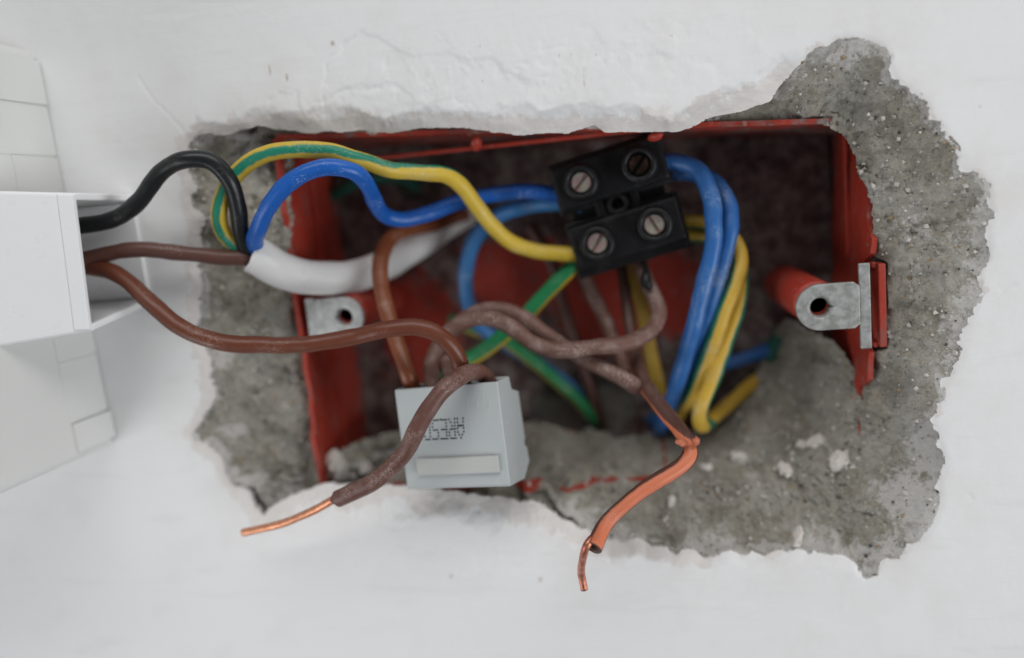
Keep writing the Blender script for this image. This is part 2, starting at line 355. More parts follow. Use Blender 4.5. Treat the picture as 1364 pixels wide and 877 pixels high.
# ------------------------------------------------------------------ broken edge of the plaster: (px, py, depth of the lip, width of the lip, roughness)
EDGE = [(252,192,0.83,2.12,.5),(262,181,0.99,2.55,.5),(300,178,1.32,3.40,.5),(325,171,1.32,3.40,.4),(343,167,1.49,4.25,.4),(370,172,2.75,5.10,.3),(400,177,3.03,5.95,.25),(450,176,3.30,6.80,.2),
 (480,174,3.30,6.80,.2),(520,177,3.30,5.95,.2),(560,172,3.30,5.10,.25),(590,170,3.30,5.10,.25),(620,171,3.30,5.10,.2),(660,177,3.30,5.52,.2),(700,180,3.30,5.95,.25),(730,177,3.30,5.95,.2),(755,179,3.30,5.95,.2),
 (775,173,3.30,5.95,.2),(792,168,3.30,5.10,.2),(806,177,3.30,5.95,.15),(860,176,3.30,6.80,.15),(905,175,3.30,6.80,.2),(925,168,3.03,6.80,.2),(945,158,2.75,6.80,.2),(990,147,2.48,6.80,.2),(1025,135,2.20,6.80,.2),
 (1037,120,3,7,.2),(1050,102,2,5,.3),(1075,75,0.45,2.20,0.39),(1087,66,0.45,1.65,0.52),(1110,58,0.45,1.65,0.65),(1140,53,0.45,1.65,0.65),(1160,60,0.45,1.38,0.78),(1180,68,0.45,1.10,0.78),(1186,82,0.45,1.10,1.04),
 (1192,98,0.45,1.10,1.17),(1212,110,0.45,1.10,1.17),(1222,128,0.45,1.10,1.17),(1235,150,0.45,1.38,1.30),(1252,165,0.45,1.38,1.30),(1265,182,0.45,1.38,1.30),(1278,195,0.45,1.65,1.30),(1283,215,0.45,1.65,1.30),
 (1302,232,0.45,1.65,1.30),(1315,255,0.45,1.65,1.17),(1320,285,0.45,1.65,1.17),(1310,330,0.45,1.65,1.17),(1314,350,0.45,1.38,1.17),(1306,385,0.45,1.65,1.17),(1290,420,0.45,1.65,1.17),(1275,470,0.45,1.65,1.17),
 (1258,520,0.45,1.65,1.17),(1247,560,0.45,1.65,1.17),(1252,600,0.45,1.65,1.17),(1250,665,0.45,1.65,0.91),(1240,690,0.45,1.65,0.91),(1225,720,0.45,1.65,0.78),(1200,738,0.45,1.65,0.78),(1175,745,0.45,1.38,0.78),
 (1168,765,0.45,1.10,0.78),(1155,770,0.45,1.10,0.78),(1140,750,0.68,3.00,0.72),(1110,738,0.90,3.00,0.72),(1060,734,1.12,3.00,0.84),(1000,736,1.35,3.50,0.84),(960,738,1.35,3.50,0.84),(900,735,1.57,4.00,0.84),(860,722,4,4,.7),
 (815,716,5,4,.6),(790,708,6,4.5,.5),(765,700,2.16,5,0.50),(740,686,2.70,6,0.50),(722,672,3.24,7,0.42),(700,668,3.51,7,0.42),(640,660,3.60,8,0.42),(600,654,3.60,8.5,0.42),(540,648,3.60,9,0.42),(480,645,3.60,9,0.42),
 (440,645,3.51,9,0.42),(400,655,2.97,8,0.42),(370,670,2.16,6,0.42),(352,688,2.5,4,.4),(338,675,0.8,2.10,0.75),(325,655,0.8,2.10,0.88),(305,640,0.8,2.10,0.88),(298,625,0.8,2.10,0.88),(290,610,0.8,2.10,1.00),(265,590,0.8,2.10,1.00),
 (255,575,0.8,2.10,1.00),(275,555,0.8,2.10,1.00),(290,530,0.8,2.10,1.00),(285,505,0.8,2.45,1.00),(278,480,0.8,2.80,1.00),(270,460,0.8,2.80,1.00),(262,440,0.8,2.80,1.00),(268,400,0.8,2.80,1.00),(264,350,0.8,2.80,1.00),(268,300,0.8,2.80,1.00),(258,260,0.8,2.45,1.00),(256,225,0.8,2.10,0.88)]
def dense_loop(ctrl, step=0.22, seed=0, amp=1.0):
    """ctrl: list of (px, py, depth, *extra); returns xz points, extras, jagged by fractal noise"""
    w = np.array([P(a[0], a[1], a[2]) for a in ctrl]); ex = np.array([list(a[2:]) for a in ctrl], float)
    pts, exs = [], []
    for i in range(len(ctrl)):
        j = (i+1) % len(ctrl); k = max(2, int(np.linalg.norm(w[j]-w[i])/step))
        for t in np.linspace(0, 1, k, endpoint=False):
            pts.append(w[i]*(1-t)+w[j]*t); exs.append(ex[i]*(1-t)+ex[j]*t)
    p = np.array(pts)[:, [0, 2]]; e = np.array(exs)
    for _ in range(6): p = 0.25*np.roll(p, 1, 0) + 0.5*p + 0.25*np.roll(p, -1, 0)
    t = np.roll(p, -1, 0) - np.roll(p, 1, 0); t /= np.linalg.norm(t, axis=1)[:, None] + 1e-9
    nr = np.stack([t[:, 1], -t[:, 0]], 1)
    rough = e[:, -1]*amp
    d = fbm(p[:, 0], p[:, 1], 4.5, 5, seed, 0.62)*rough*1.1
    return p + nr*d[:, None], e
def grid_axes(lo, hi, h, far=None, grow=1.35):
    a = list(np.arange(lo, hi + h*0.5, h))
    if far:
        s = h; x = a[0]; pre = []
        while x > -far: s *= grow; x -= s; pre.append(x)
        s = h; x = a[-1]; post = []
        while x < far: s *= grow; x += s; post.append(x)
        a = pre[::-1] + a + post
    return np.array(a)
def inside_rows(xs, zs, poly):
    ins = np.zeros((len(zs), len(xs)), bool)
    a = poly; b = np.roll(poly, -1, 0)
    for i, z in enumerate(zs):
        m = (a[:, 1] > z) != (b[:, 1] > z)
        if not m.any(): continue
        xc = np.sort(a[m, 0] + (z - a[m, 1])/(b[m, 1]-a[m, 1])*(b[m, 0]-a[m, 0]))
        ins[i] = np.searchsorted(xc, xs) % 2 == 1
    return ins
def loop_field(xs, zs, poly, reach):
    X, Z = np.meshgrid(xs, zs)
    ins = inside_rows(xs, zs, poly)
    kd = kdtree.KDTree(len(poly))
    for i, q in enumerate(poly): kd.insert((q[0], q[1], 0), i)
    kd.balance()
    d = np.full(X.shape, reach*1.0); near = np.zeros(X.shape, int)
    lo = poly.min(0)-reach; hi = poly.max(0)+reach
    for i in range(X.shape[0]):
        if not lo[1] < zs[i] < hi[1]: continue
        for j in range(X.shape[1]):
            if lo[0] < xs[j] < hi[0]:
                _, k, dd = kd.find((xs[j], zs[i], 0)); d[i, j] = dd; near[i, j] = k
    return X, Z, np.where(ins, -d, d), near
def cut_grid(X, Z, sd, near, poly, h, keep_inside=False):
    s = -sd if keep_inside else sd
    snap = np.abs(s) < 0.62*h
    X = np.where(snap, poly[near][..., 0], X); Z = np.where(snap, poly[near][..., 1], Z)
    ok = (s > 0) | snap
    f = ok[:-1, :-1] & ok[1:, :-1] & ok[:-1, 1:] & ok[1:, 1:]
    allsnap = snap[:-1, :-1] & snap[1:, :-1] & snap[:-1, 1:] & snap[1:, 1:]
    f &= ~allsnap
    idx = np.arange(X.size).reshape(X.shape)
    a, b, c, d = idx[:-1, :-1][f], idx[:-1, 1:][f], idx[1:, 1:][f], idx[1:, :-1][f]
    F = np.stack([a, b, c, d], 1)
    return X, Z, F, snap
def compact(V, F, attrs):
    used = np.unique(F); remap = np.full(len(V), -1); remap[used] = np.arange(len(used))
    return V[used], remap[F], {k: v[used] for k, v in attrs.items()}, used

# ------------------------------------------------------------------ the wall: painted plaster sheet with its broken hole
edge_poly, edge_ex = dense_loop(EDGE, 0.22, 2)
H = 0.42
corner = [P(px, py, 0) for px in (-30, 1394) for py in (-30, 907)]
x0, x1 = min(c[0] for c in corner), max(c[0] for c in corner); z0, z1 = min(c[2] for c in corner), max(c[2] for c in corner)
xs = grid_axes(x0, x1, H, 700); zs = grid_axes(z0, z1, H, 700)
X, Z, SD, NEAR = loop_field(xs, zs, edge_poly, 30.0)
ex = edge_ex[NEAR]
def soften(a, k):
    for _ in range(k):
        p = np.pad(a, 1, 'edge'); a = 0.25*(p[:-2, 1:-1] + p[2:, 1:-1] + p[1:-1, :-2] + p[1:-1, 2:])
    return a
lipd, lipw, rgh = soften(ex[..., 0], 40), soften(ex[..., 1], 40), ex[..., 2]
SDS = soften(SD, 26)
base = 0.30*fbm(X, Z, 60, 3, 11) + 0.07*fbm(X, Z, 16, 4, 12) + 0.012*fbm(X, Z, 3.0, 3, 13)
# lumpy filler above the opening
cu = P(720, 110, 0)
zone = np.exp(-((X-cu[0])/55)**2 - ((Z-cu[2]-1)/12.0)**2)
lump = fbm(X, Z, 9, 5, 21, 0.6)
base = base + 0.42*zone*(0.55*sstep(-0.1, 0.15, lump) + 0.35*sstep(0.25, 0.4, fbm(X*0.8, Z*1.3, 14, 4, 22)) + 0.25*fbm(X, Z, 3.2, 4, 23))*-1.0
cl = P(560, 740, 0)
zone2 = np.exp(-((X-cl[0])/60)**2 - ((Z-cl[2])/10)**2)
base = base - zone2*0.25*sstep(0.0, 0.3, fbm(X, Z, 12, 5, 25, 0.6))
# hairline cracks and scratches
def groove(pts, width, depth, wig=0.5):
    global base
    c = np.array([P(a, b, 0)[[0, 2]] for a, b in pts]); best = np.full(X.shape, 99.0)
    wx = X + wig*fbm(X, Z, 3, 3, 31); wz = Z + wig*fbm(X, Z, 3, 3, 32)
    for p, q in zip(c, c[1:]):
        d = q-p; t = np.clip(((wx-p[0])*d[0] + (wz-p[1])*d[1])/(d@d), 0, 1)
        best = np.minimum(best, np.hypot(wx-p[0]-t*d[0], wz-p[1]-t*d[1]))
    base = base + depth*np.exp(-(best/width)**2)
groove([(185,103),(200,128),(222,150),(240,170),(254,186)], 0.35, 0.140, 0.3)
groove([(482,40),(468,55),(450,70),(436,80),(434,105),(428,135),(410,143)], 0.45, 0.175)
groove([(372,130),(378,118),(398,124)], 0.4, 0.122)
groove([(515,80),(512,100),(500,120),(470,118),(440,128)], 0.5, 0.122)
groove([(780,75),(778,100),(780,130)], 0.5, 0.105)
groove([(1290,660),(1296,665)], 0.5, 0.140)
groove([(1330,385),(1350,382)], 0.5, 0.140)
groove([(630,760),(800,752),(920,778)], 0.35, 0.087)
def ledge(pts, height, soft=0.35, wig=1.7):
    global base
    q = np.array([P(a, b, 0)[[0, 2]] for a, b in pts])
    wx = X + wig*fbm(X, Z, 11, 6, 71, 0.62); wz = Z + wig*fbm(X, Z, 11, 6, 72, 0.62)
    ins = np.zeros(X.shape, bool); best = np.full(X.shape, 99.0)
    for a, b in zip(q, np.roll(q, -1, 0)):
        m = (a[1] > wz) != (b[1] > wz)
        with np.errstate(divide='ignore', invalid='ignore'):
            ins ^= m & (wx < a[0] + (wz-a[1])/(b[1]-a[1])*(b[0]-a[0]))
        d = b-a; k = np.clip(((wx-a[0])*d[0] + (wz-a[1])*d[1])/(d@d), 0, 1); best = np.minimum(best, np.hypot(wx-a[0]-k*d[0], wz-a[1]-k*d[1]))
    base = base + height*sstep(-soft, soft, np.where(ins, best, -best))*np.where(ins, sstep(14, 0, best)*0.7 + 0.3, 1)
ledge([(428,190),(432,110),(434,84),(452,72),(466,56),(484,38),(520,60),(560,75),(640,80),(700,110),(640,190)], 0.22)
ledge([(352,190),(356,130),(372,122),(398,124),(404,150),(440,128),(472,114),(520,112),(560,135),(600,128),(640,150),(690,150),(700,190)], 0.2)
ledge([(775,190),(778,70),(792,66),(900,72),(980,95),(1000,190)], 0.13, 0.6)
ledge([(350,740),(420,732),(520,742),(640,732),(760,748),(700,800),(420,790)], 0.08, 0.8)
ledge([(930,800),(960,752),(1060,748),(1130,770),(1100,830)], 0.08, 0.8)
t = np.clip(1 - np.maximum(SDS, 0)/np.maximum(lipw*(1+0.40*fbm(X, Z, 9, 5, 41, 0.55)), 0.5), 0, 1)
lip = lipd*np.where(lipd > 90, t**1.0, np.where(lipd > 1.4, t**1.15, t**1.6))
Y = base*(1 - 0.5*t) + lip + t*(0.2*fbm(X, Z, 9, 4, 42) + 0.13*fbm(X, Z, 3.2, 4, 43, 0.6))*np.clip(lipd/3, 0.15, 1.2)
edgef = np.clip(1 - SD/(1.0 + 0.8*lipw + np.where(X < P(350, 400, 0)[0], 2.2, 0)), 0, 1)**np.where(lipd > 1.4, 0.6, 1.0)*np.where(lipd > 90, 0.85, np.where(lipd > 1.4, 0.9, np.where(X < P(350, 400, 0)[0], 1.0, 0.45)))
stain = np.zeros_like(X)
for (px, py, sx, sz, a) in [(360,95,.7,2.6,.7),(383,104,.7,1.8,.9),(444,58,.9,1.4,.9),(471,77,.5,.9,.6),(396,128,.8,.8,.6),(745,76,.5,1.2,.7),(760,75,.8,1.8,.6),(778,102,.7,5,.6),(794,73,.7,.7,.8),
        (640,62,.6,1.0,.6),(643,108,.6,.7,.6),(601,770,.9,1.6,.8),(720,772,1.5,1.4,.7),(715,768,.4,1.2,.5),(1325,665,1.4,.6,.5),(930,790,.8,2.0,.45),(1306,142,.7,.6,.8),(1285,182,1.5,.5,.6),(895,48,.6,.5,.8),(380,730,.6,.5,.7),(390,720,2,.4,.5),(830,780,.3,1.2,.4)]:
    c = P(px, py, 0); stain = np.maximum(stain, a*np.exp(-((X-c[0])/sx)**2 - ((Z-c[2])/sz)**2))
X2, Z2, F, snap = cut_grid(X, Z, SD, NEAR, edge_poly, H)
V = np.stack([X2, Y, Z2], -1).reshape(-1, 3)
V, F, at, used = compact(V, F, {'edge': edgef.reshape(-1), 'stain': stain.reshape(-1), 'grime': np.exp(-np.maximum(SDS, 0)/9.0).reshape(-1)})
# thickness of the broken edge: follow the rim back into the wall
from collections import Counter
cnt = Counter()
for a, b, c, d in F:
    for e in ((a, b), (b, c), (c, d), (d, a)): cnt[tuple(sorted((int(e[0]), int(e[1]))))] += 1
far_lim = 300
rim = [e for e, k in cnt.items() if k == 1 and all(abs(V[i][0]) < far_lim and abs(V[i][2]) < far_lim for i in e)]
rv = sorted({i for e in rim for i in e}); where = {v: k for k, v in enumerate(rv)}
kd = kdtree.KDTree(len(edge_poly))
for i, q in enumerate(edge_poly): kd.insert((q[0], q[1], 0), i)
kd.balance()
tg = np.roll(edge_poly, -6, 0) - np.roll(edge_poly, 6, 0); tg /= np.linalg.norm(tg, axis=1)[:, None]
area2 = np.sum(edge_poly[:, 0]*np.roll(edge_poly[:, 1], -1) - np.roll(edge_poly[:, 0], -1)*edge_poly[:, 1])
outn = np.stack([tg[:, 1], -tg[:, 0]], 1)*(1 if area2 > 0 else -1)
Vn = list(V); E = list(at['edge']); S = list(at['stain']); G = list(at['grime'])
rings = []
for k, (dy, push) in enumerate(((0.0, 0.0), (0.7, 0.06), (1.8, 0.45), (4.5, 1.6))):
    ring = []
    for i in rv:
        _, q, _d = kd.find((V[i][0], V[i][2], 0)); o = outn[q]
        j = push + (0.15*k*_val[(i*7+k*131) % 1600])
        ring.append(len(Vn)); Vn.append(np.array([V[i][0]+o[0]*j, V[i][1]+dy, V[i][2]+o[1]*j])); E.append(1.0 if V[i][1] > 1.2 else 0.45); S.append(0); G.append(0.5)
    rings.append(ring)
Fl = F.tolist()
for a, b in rim:
    for r0, r1 in zip(rings, rings[1:]):
        Fl.append([r0[where[a]], r0[where[b]], r1[where[b]], r1[where[a]]])
wall = link_mesh('wall', np.array(Vn), Fl, 'plaster', None, True, {'edge': E, 'stain': S, 'grime': G})
props(wall, 'white painted plaster wall with a ragged hole chiselled around a socket box', None, None, 'structure')
bm = bmesh.new(); bm.from_mesh(wall.data); bmesh.ops.recalc_face_normals(bm, faces=bm.faces); bm.to_mesh(wall.data); bm.free()

# ------------------------------------------------------------------ mortar packed round the box
MC = [(1320,285,0.4),(1300,400,0.4),(1250,520,0.4),(1250,660,0.4),(1200,740,0.4),(1155,768,0.6),(1060,735,2.2),(960,740,2.6),(1280,195,0.4),(1220,120,0.4),(1150,55,0.4),(1050,100,3.5),(1240,300,6),(1200,200,6),(1120,120,6),
 (1180,400,8),(1180,300,8),(1140,200,9),(1090,163,10),(1000,150,16),(950,162,12),(1175,480,9),(1165,540,10),(1210,600,6),(1150,600,11),(1150,680,7),(1100,620,15),(1050,600,22),(1000,585,30),(950,580,38),(900,582,42),
 (1100,700,8),(1000,700,9),(1000,650,16),(950,640,17),(900,640,19),(900,715,6),(850,712,6),(830,650,18),(760,600,36),(760,640,18),(700,600,38),(700,640,18),(720,690,9.5),(770,707,7),(650,655,13),(560,640,20),(600,610,40),(520,600,34),
 (480,620,20),(440,620,17),(430,650,15),(1045,430,46),(1030,500,46),(1100,480,34),(1080,540,34),(1120,560,20),(960,560,44),(880,570,46),(780,578,46),(265,350,1.4),(260,250,1.4),(262,190,2),(330,172,12),(400,182,17),
 (280,500,1.4),(265,580,1.4),(300,640,2),(350,690,5),(320,350,8),(320,250,8),(390,250,12),(398,350,12),(340,450,8),(404,450,12),(340,550,8),(412,550,13),(422,600,15),(350,630,9),(400,640,14),(300,220,9),
 (500,175,10),(700,175,10),(850,175,10),(600,140,10),(230,400,1.5),(1350,500,2.5),(800,800,5),(600,720,12),(450,700,11)]
HOLE = [(384,184,11,.3),(440,182,11,.3),(500,180,11,.2),(700,175,11,.2),(860,171,11,.2),(960,168,11,.3),(1040,166,11,.4),(1090,166,11,.4),(1125,180,10,.5),(1142,215,9,.5),(1158,250,9,.5),(1163,290,9,.4),(1164,340,9,.3),
 (1182,349,9,.1),(1182,464,9,.1),(1160,470,10,.2),(1154,538,11,.3),(1140,520,18,.4),(1128,485,28,.5),(1100,445,38,.7),(1045,425,46,.7),(1020,470,47,.6),(1000,520,46,.7),(950,560,46,.7),(880,572,47,.6),(780,575,47,.5),(720,560,47,.5),
 (640,570,46,.5),(560,560,44,.6),(500,570,38,.6),(460,590,28,.5),(425,606,15,.3),(420,590,13,.2),(407,480,12,.2),(397,390,12,.2),(388,280,12,.2)]
hole_poly, hole_ex = dense_loop(HOLE, 0.3, 5, 0.8)
wpts = np.array([P(*q) for q in MC]); A = wpts[:, [0, 2]]; yv = wpts[:, 1]
D = np.linalg.norm(A[:, None]-A[None], axis=2); n_ = len(A)
K = np.zeros((n_+3, n_+3)); K[:n_, :n_] = -D - np.eye(n_)*2.0*-1*0.0 + np.eye(n_)*-0.0; K[:n_, n_] = 1; K[n_, :n_] = 1; K[:n_, n_+1:] = A; K[n_+1:, :n_] = A.T
K[:n_, :n_] += np.eye(n_)*-0.8
wts = np.linalg.lstsq(K, np.concatenate([yv, [0, 0, 0]]), rcond=None)[0]
def mortar_depth(x, z):
    q = np.stack([x.ravel(), z.ravel()], 1); r = np.zeros(len(q))
    for i in range(n_): r += wts[i]*-np.hypot(q[:, 0]-A[i, 0], q[:, 1]-A[i, 1])
    return (r + wts[n_] + q@wts[n_+1:]).reshape(x.shape)
lo = A.min(0)-4; hi = A.max(0)+4
HM = 0.34
mx = np.arange(lo[0], hi[0], HM); mz = np.arange(lo[1], hi[1], HM)
X, Z, SD, NEAR = loop_field(mx, mz, hole_poly, 25.0)
Y0 = mortar_depth(X, Z)
fine = 1.0*fbm(X, Z, 14, 3, 51) + 0.75*fbm(X, Z, 4.5, 4, 52, 0.6) + 0.40*np.abs(fbm(X, Z, 2.2, 4, 53, 0.6)) - 0.25*sstep(0.35, 0.6, fbm(X, Z, 1.8, 3, 54)) + 0.3*sstep(0.40, 0.62, fbm(X, Z, 2.3, 3, 55)) + 0.9*sstep(0.45, 0.6, fbm(X, Z, 7, 4, 56))
Y = np.clip(Y0 + fine*np.clip(0.30 + 0.09*Y0, 0.3, 1.3), 0.3, 49)
out_e = ~inside_rows(mx, mz, edge_poly)
# white crust near the plaster and in patches
kd2 = kd
wd = np.zeros(X.shape)
for i in range(X.shape[0]):
    for j in range(X.shape[1]): wd[i, j] = kd2.find((X[i, j], Z[i, j], 0))[2]
Y = Y + np.where(out_e, 3.0*sstep(1.0, 2.2, wd), 0)
wn = np.clip(0.5 + 0.9*fbm(X, Z, 15, 4, 57, 0.6), 0, 1)
white = np.clip(1 - wd/(0.8 + 8.0*wn**1.5), 0, 1)**0.7*0.85
def blobs(field, lst):
    for px, py, y, s1, s2, a in lst:
        c = P(px, py, y); field[:] = np.maximum(field, a*np.exp(-((X-c[0])/s1)**2-((Z-c[2])/s2)**2))
blobs(white, [(1200,665,5,8,10,.95),(1232,595,4,5,11,.95),(1160,740,4,7,4,.85),(1220,300,6,8,9,.58),(1180,260,7,5,8,.55),(1280,320,4,4,8,.6),(1270,430,4,4,8,.6),(300,470,5,4,5,.95),(310,575,5,5,4,.95),(290,590,5,4,4,.9),
   (290,420,5,4,9,.6),(320,210,7,3.5,3,.75),(1000,640,16,8,4,.45),(1060,640,14,9,5,.5),(960,700,9,14,4,.45),(860,650,22,6,4,.35),(320,400,7,3,3,.5),(1110,77,4,3,2.5,.95),(1125,85,4,2.5,2,.95),(310,640,5,3,4,.7),(1050,700,8,8,4,.5)])
red = np.zeros(X.shape)
blobs(red, [(700,638,21,6,1.0,1.3),(775,643,20,8,.6,1.05),(720,632,28,3,2,.6),(884,600,36,.8,7,.8),(770,572,45,7,1.0,.8),(955,163,12,4,.8,.75),(1000,160,11,5,.6,.5)])
X2, Z2, F, snap = cut_grid(X, Z, SD, NEAR, hole_poly, HM)
V = np.stack([X2, Y, Z2], -1).reshape(-1, 3)
V, F, at, used = compact(V, F, {'white': white.reshape(-1), 'red': red.reshape(-1)})
# keep only what the plaster leaves visible plus a margin beneath it
mortar = link_mesh('mortar_infill', V, F[:, ::-1].copy(), 'mortar', wall, True, at)
bm = bmesh.new(); bm.from_mesh(mortar.data); bmesh.ops.recalc_face_normals(bm, faces=bm.faces); bm.to_mesh(mortar.data); bm.free()
mortar['label'] = 'rough grey cement mortar exposed between plaster and red box'
mkd = kdtree.KDTree(len(V))
for i, v in enumerate(V): mkd.insert((v[0], v[2], 0), i)
mkd.balance()
MV = V
def on_mortar(px, py, guess=20):
    y = guess
    for _ in range(25):
        p = P(px, py, y); k = mkd.find((p[0], p[2], 0))[1]; y = 0.5*y + 0.5*MV[k][1]
    return P(px, py, y)

# ------------------------------------------------------------------ grains and crumbs
def lump_mesh(bm, c, r, sq=(1, 1, 1), jit=0.28, sub=1):
    tmp = bmesh.ops.create_icosphere(bm, subdivisions=sub, radius=r)
    rot = Matrix.Rotation(random.uniform(0, 6.28), 3, Vector((random.random()-.5, random.random()-.5, random.random()-.5)).normalized())
    for v in tmp['verts']:
        k = 1 + random.uniform(-jit, jit)
        q = rot @ Vector((v.co.x*sq[0], v.co.y*sq[1], v.co.z*sq[2]))*k
        v.co = q + Vector(c)
inside_edge = inside_rows(mx, mz, edge_poly)
def grains(name, n, rlo, rhi, mat, label):
    vv, ff = [], []
    octa = np.array([(1, 0, 0), (-1, 0, 0), (0, 1, 0), (0, -1, 0), (0, 0, 1), (0, 0, -1)], float)
    of = [(0, 2, 4), (2, 1, 4), (1, 3, 4), (3, 0, 4), (2, 0, 5), (1, 2, 5), (3, 1, 5), (0, 3, 5)]
    k = 0
    while k < n:
        i = random.randrange(len(MV)); p = MV[i]
        ix = int((p[0]-mx[0])/HM); iz = int((p[2]-mz[0])/HM)
        if not (0 <= ix < len(mx) and 0 <= iz < len(mz)) or not inside_edge[iz, ix]: continue
        deep = p[1]
        if deep < 12 and random.random() < 0.7: continue
        r = rlo + (rhi-rlo)*random.random()**4
        R = np.array(Matrix.Rotation(random.uniform(0, 6.28), 3, Vector((random.random()-.5, random.random()-.5, random.random()-.5)).normalized()))
        q = (octa*(0.7+0.6*np.random.rand(6, 1)))@R*r + p + np.array([0, -r*0.25, r*0.2])
        b = len(vv); vv.extend(q.tolist()); ff.extend([[b+a for a in f] for f in of]); k += 1
    o = link_mesh(name, vv, ff, mat, None, False)
    return props(o, label, None, None, 'stuff')
grains('grit', 4500, 0.12, 0.8, 'grit', 'loose grey grit lying over the broken mortar')
M['dark_grit'] = plastic('dark_mortar_grain', (0.09, 0.085, 0.075), 0.95, 0.5, dust=0.2, bump=0.2)
M['ochre_grit'] = plastic('ochre_mortar_grain', (0.34, 0.25, 0.15), 0.95, 0.4, dust=0.2, bump=0.2)
grains('dark_grit', 700, 0.14, 0.6, 'dark_grit', 'dark stone grains set in the broken mortar')
grains('ochre_grit', 350, 0.15, 0.8, 'ochre_grit', 'ochre sand grains set in the broken mortar')
grains('plaster_dust', 1500, 0.12, 0.8, 'crumb', 'white specks of plaster scattered over the mortar')

CRUMBS = [
 (452,620,3.2,(.8,.8,1.5),'tall pale plaster crumb standing beside the red side of the box'),
 (432,632,2.2,(1.1,.8,.9),'small round plaster crumb on the lip left of the tall one'),
 (404,655,2.0,(1.3,.8,.8),'plaster crumb at the left end of the lower plaster lip'),
 (486,622,2.4,(1.2,.9,.8),'flat plaster crumb left of the grey connector near its bottom'),
 (470,632,1.6,(1,.9,.9),'tiny plaster crumb between the tall crumb and the connector'),
 (1086,588,2.2,(1.4,.9,.8),'white crumb highest of those on the mortar under the right lug'),
 (1067,593,1.6,(1.2,.9,.8),'pinkish crumb touching the highest white crumb on the mortar'),
 (1118,612,2.6,(1.2,.9,1.0),'largest plaster crumb on the mortar slope at lower right'),
 (1046,624,2.0,(1.3,.9,.7),'flat white crumb left of the largest one on the mortar slope'),
 (985,610,1.9,(1.5,.9,.7),'long pale flake on the mortar right of the split orange wire'),
 (940,622,1.5,(1.2,.9,.8),'small crumb just right of the bend in the split orange wire'),
 (1062,715,1.9,(1.8,.7,.6),'flat white flake near the lower plaster edge at right'),
 (895,668,1.3,(1.3,.9,.8),'small white crumb below the middle of the split orange wire'),
]
for px, py, r, sq, lab in CRUMBS:
    q = on_mortar(px, py)
    bm = bmesh.new(); lump_mesh(bm, (q[0], q[1]-r*0.3, q[2]), r, sq, 0.14, 3)
    for v in bm.verts: v.co += Vector((vnoise(np.array([v.co.x*0.9]), np.array([v.co.z*0.9+v.co.y]), 4)[0],)*3)*r*0.22
    props(bm_obj('plaster_crumb', bm, 'crumb', None, None, 0, False), lab, 'plaster crumb', 'plaster crumbs fallen in the hole')

# ------------------------------------------------------------------ red metal back box
FL, FR = P(398, 400, 11)[0], P(1164, 330, 9)[0]
FT, FB = P(800, 174, 11)[2], P(790, 642, 20)[2]
_ta, _tb = P(440, 184, 11), P(1080, 166, 11)
_ra, _rb = P(1161, 330, 9), P(1151, 530, 11)
def right_x(z): return _ra[0] + (z-_ra[2])/(_rb[2]-_ra[2])*(_rb[0]-_ra[0])
_sa, _sb = P(1170, 352, 7)[2], P(1170, 464, 7)[2]
def right_front(v):
    z = FB + v*(top_z(FR)-FB)
    return YF + (8.0 if _sb < z < _sa else (2.6 if v > 0.72 else (5.0 if v < 0.27 else -1.3)))
def top_z(x): return _ta[2] + (x-_ta[0])/(_tb[0]-_ta[0])*(_tb[2]-_ta[2])
YF, YB, TH = 10.5, 52.0, 1.3
bx = thing('back_box', 'red painted metal socket back box sunk into the hole in the wall', 'socket box', ((FL+FR)/2, YB, FB))
def panel(name, f, nu, nv, th_dir, mat='red', bevel=0, dirt_shade=None, hole=None, jag=0.0):
    """grid panel from f(u,v) with thickness vector th_dir"""
    us = np.linspace(0, 1, nu+1); vs = np.linspace(0, 1, nv+1)
    a = np.array([[f(u, v) for u in us] for v in vs]); W = a.shape[1]
    a0 = a.reshape(-1, 3); Fq = []
    for i in range(nv):
        for j in range(nu):
            c = (a[i, j] + a[i+1, j+1])/2
            if hole is not None and hole(c): continue
            Fq.append([i*W+j, i*W+j+1, (i+1)*W+j+1, (i+1)*W+j])
    V = np.vstack([a0, a0 + np.array(th_dir)]); n = len(a0)
    cnt = Counter(tuple(sorted((q[k], q[(k+1) % 4]))) for q in Fq for k in range(4))
    FF = list(Fq) + [[k+n for k in q[::-1]] for q in Fq]
    for q in Fq:
        for k in range(4):
            e = (q[k], q[(k+1) % 4])
            if cnt[tuple(sorted(e))] == 1: FF.append([e[1], e[0], e[0]+n, e[1]+n])
    d = np.zeros(len(V)) if dirt_shade is None else np.array([dirt_shade(p) for p in V])
    return link_mesh(name, V, FF, mat, bx, False, {'dirt_shade': d})
def ease(x, z, s=6, k=.35): return k*float(fbm(np.array([x]), np.array([z]), s, 3, 61)[0])
side_dirt_shade = lambda p: 0.12 + 0.5*max(0, (p[1]-30)/22)
o = panel('side_wall', lambda u, v: (FL + ease(u*40, v*70), YF + u*(YB-YF) + (ease(v*70, 3, 3, .5) if u == 0 else 0), FB + v*(top_z(FL)-FB)), 14, 26, (-TH, 0, 0), dirt_shade=lambda p: 0.10 + 0.35*max(0, (p[1]-26)/22))
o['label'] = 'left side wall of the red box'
o = panel('side_wall', lambda u, v: (right_x(FB + v*(top_z(FR)-FB)) + ease(u*40+9, v*70), right_front(v) + u*(YB-right_front(v)) + (ease(v*70, 7, 3, .6) if u == 0 else 0), FB + v*(top_z(FR)-FB)), 14, 26, (TH, 0, 0), dirt_shade=lambda p: 0.05 + 0.6*max(0, (p[1]-34)/18))
o['label'] = 'right side wall of the red box'
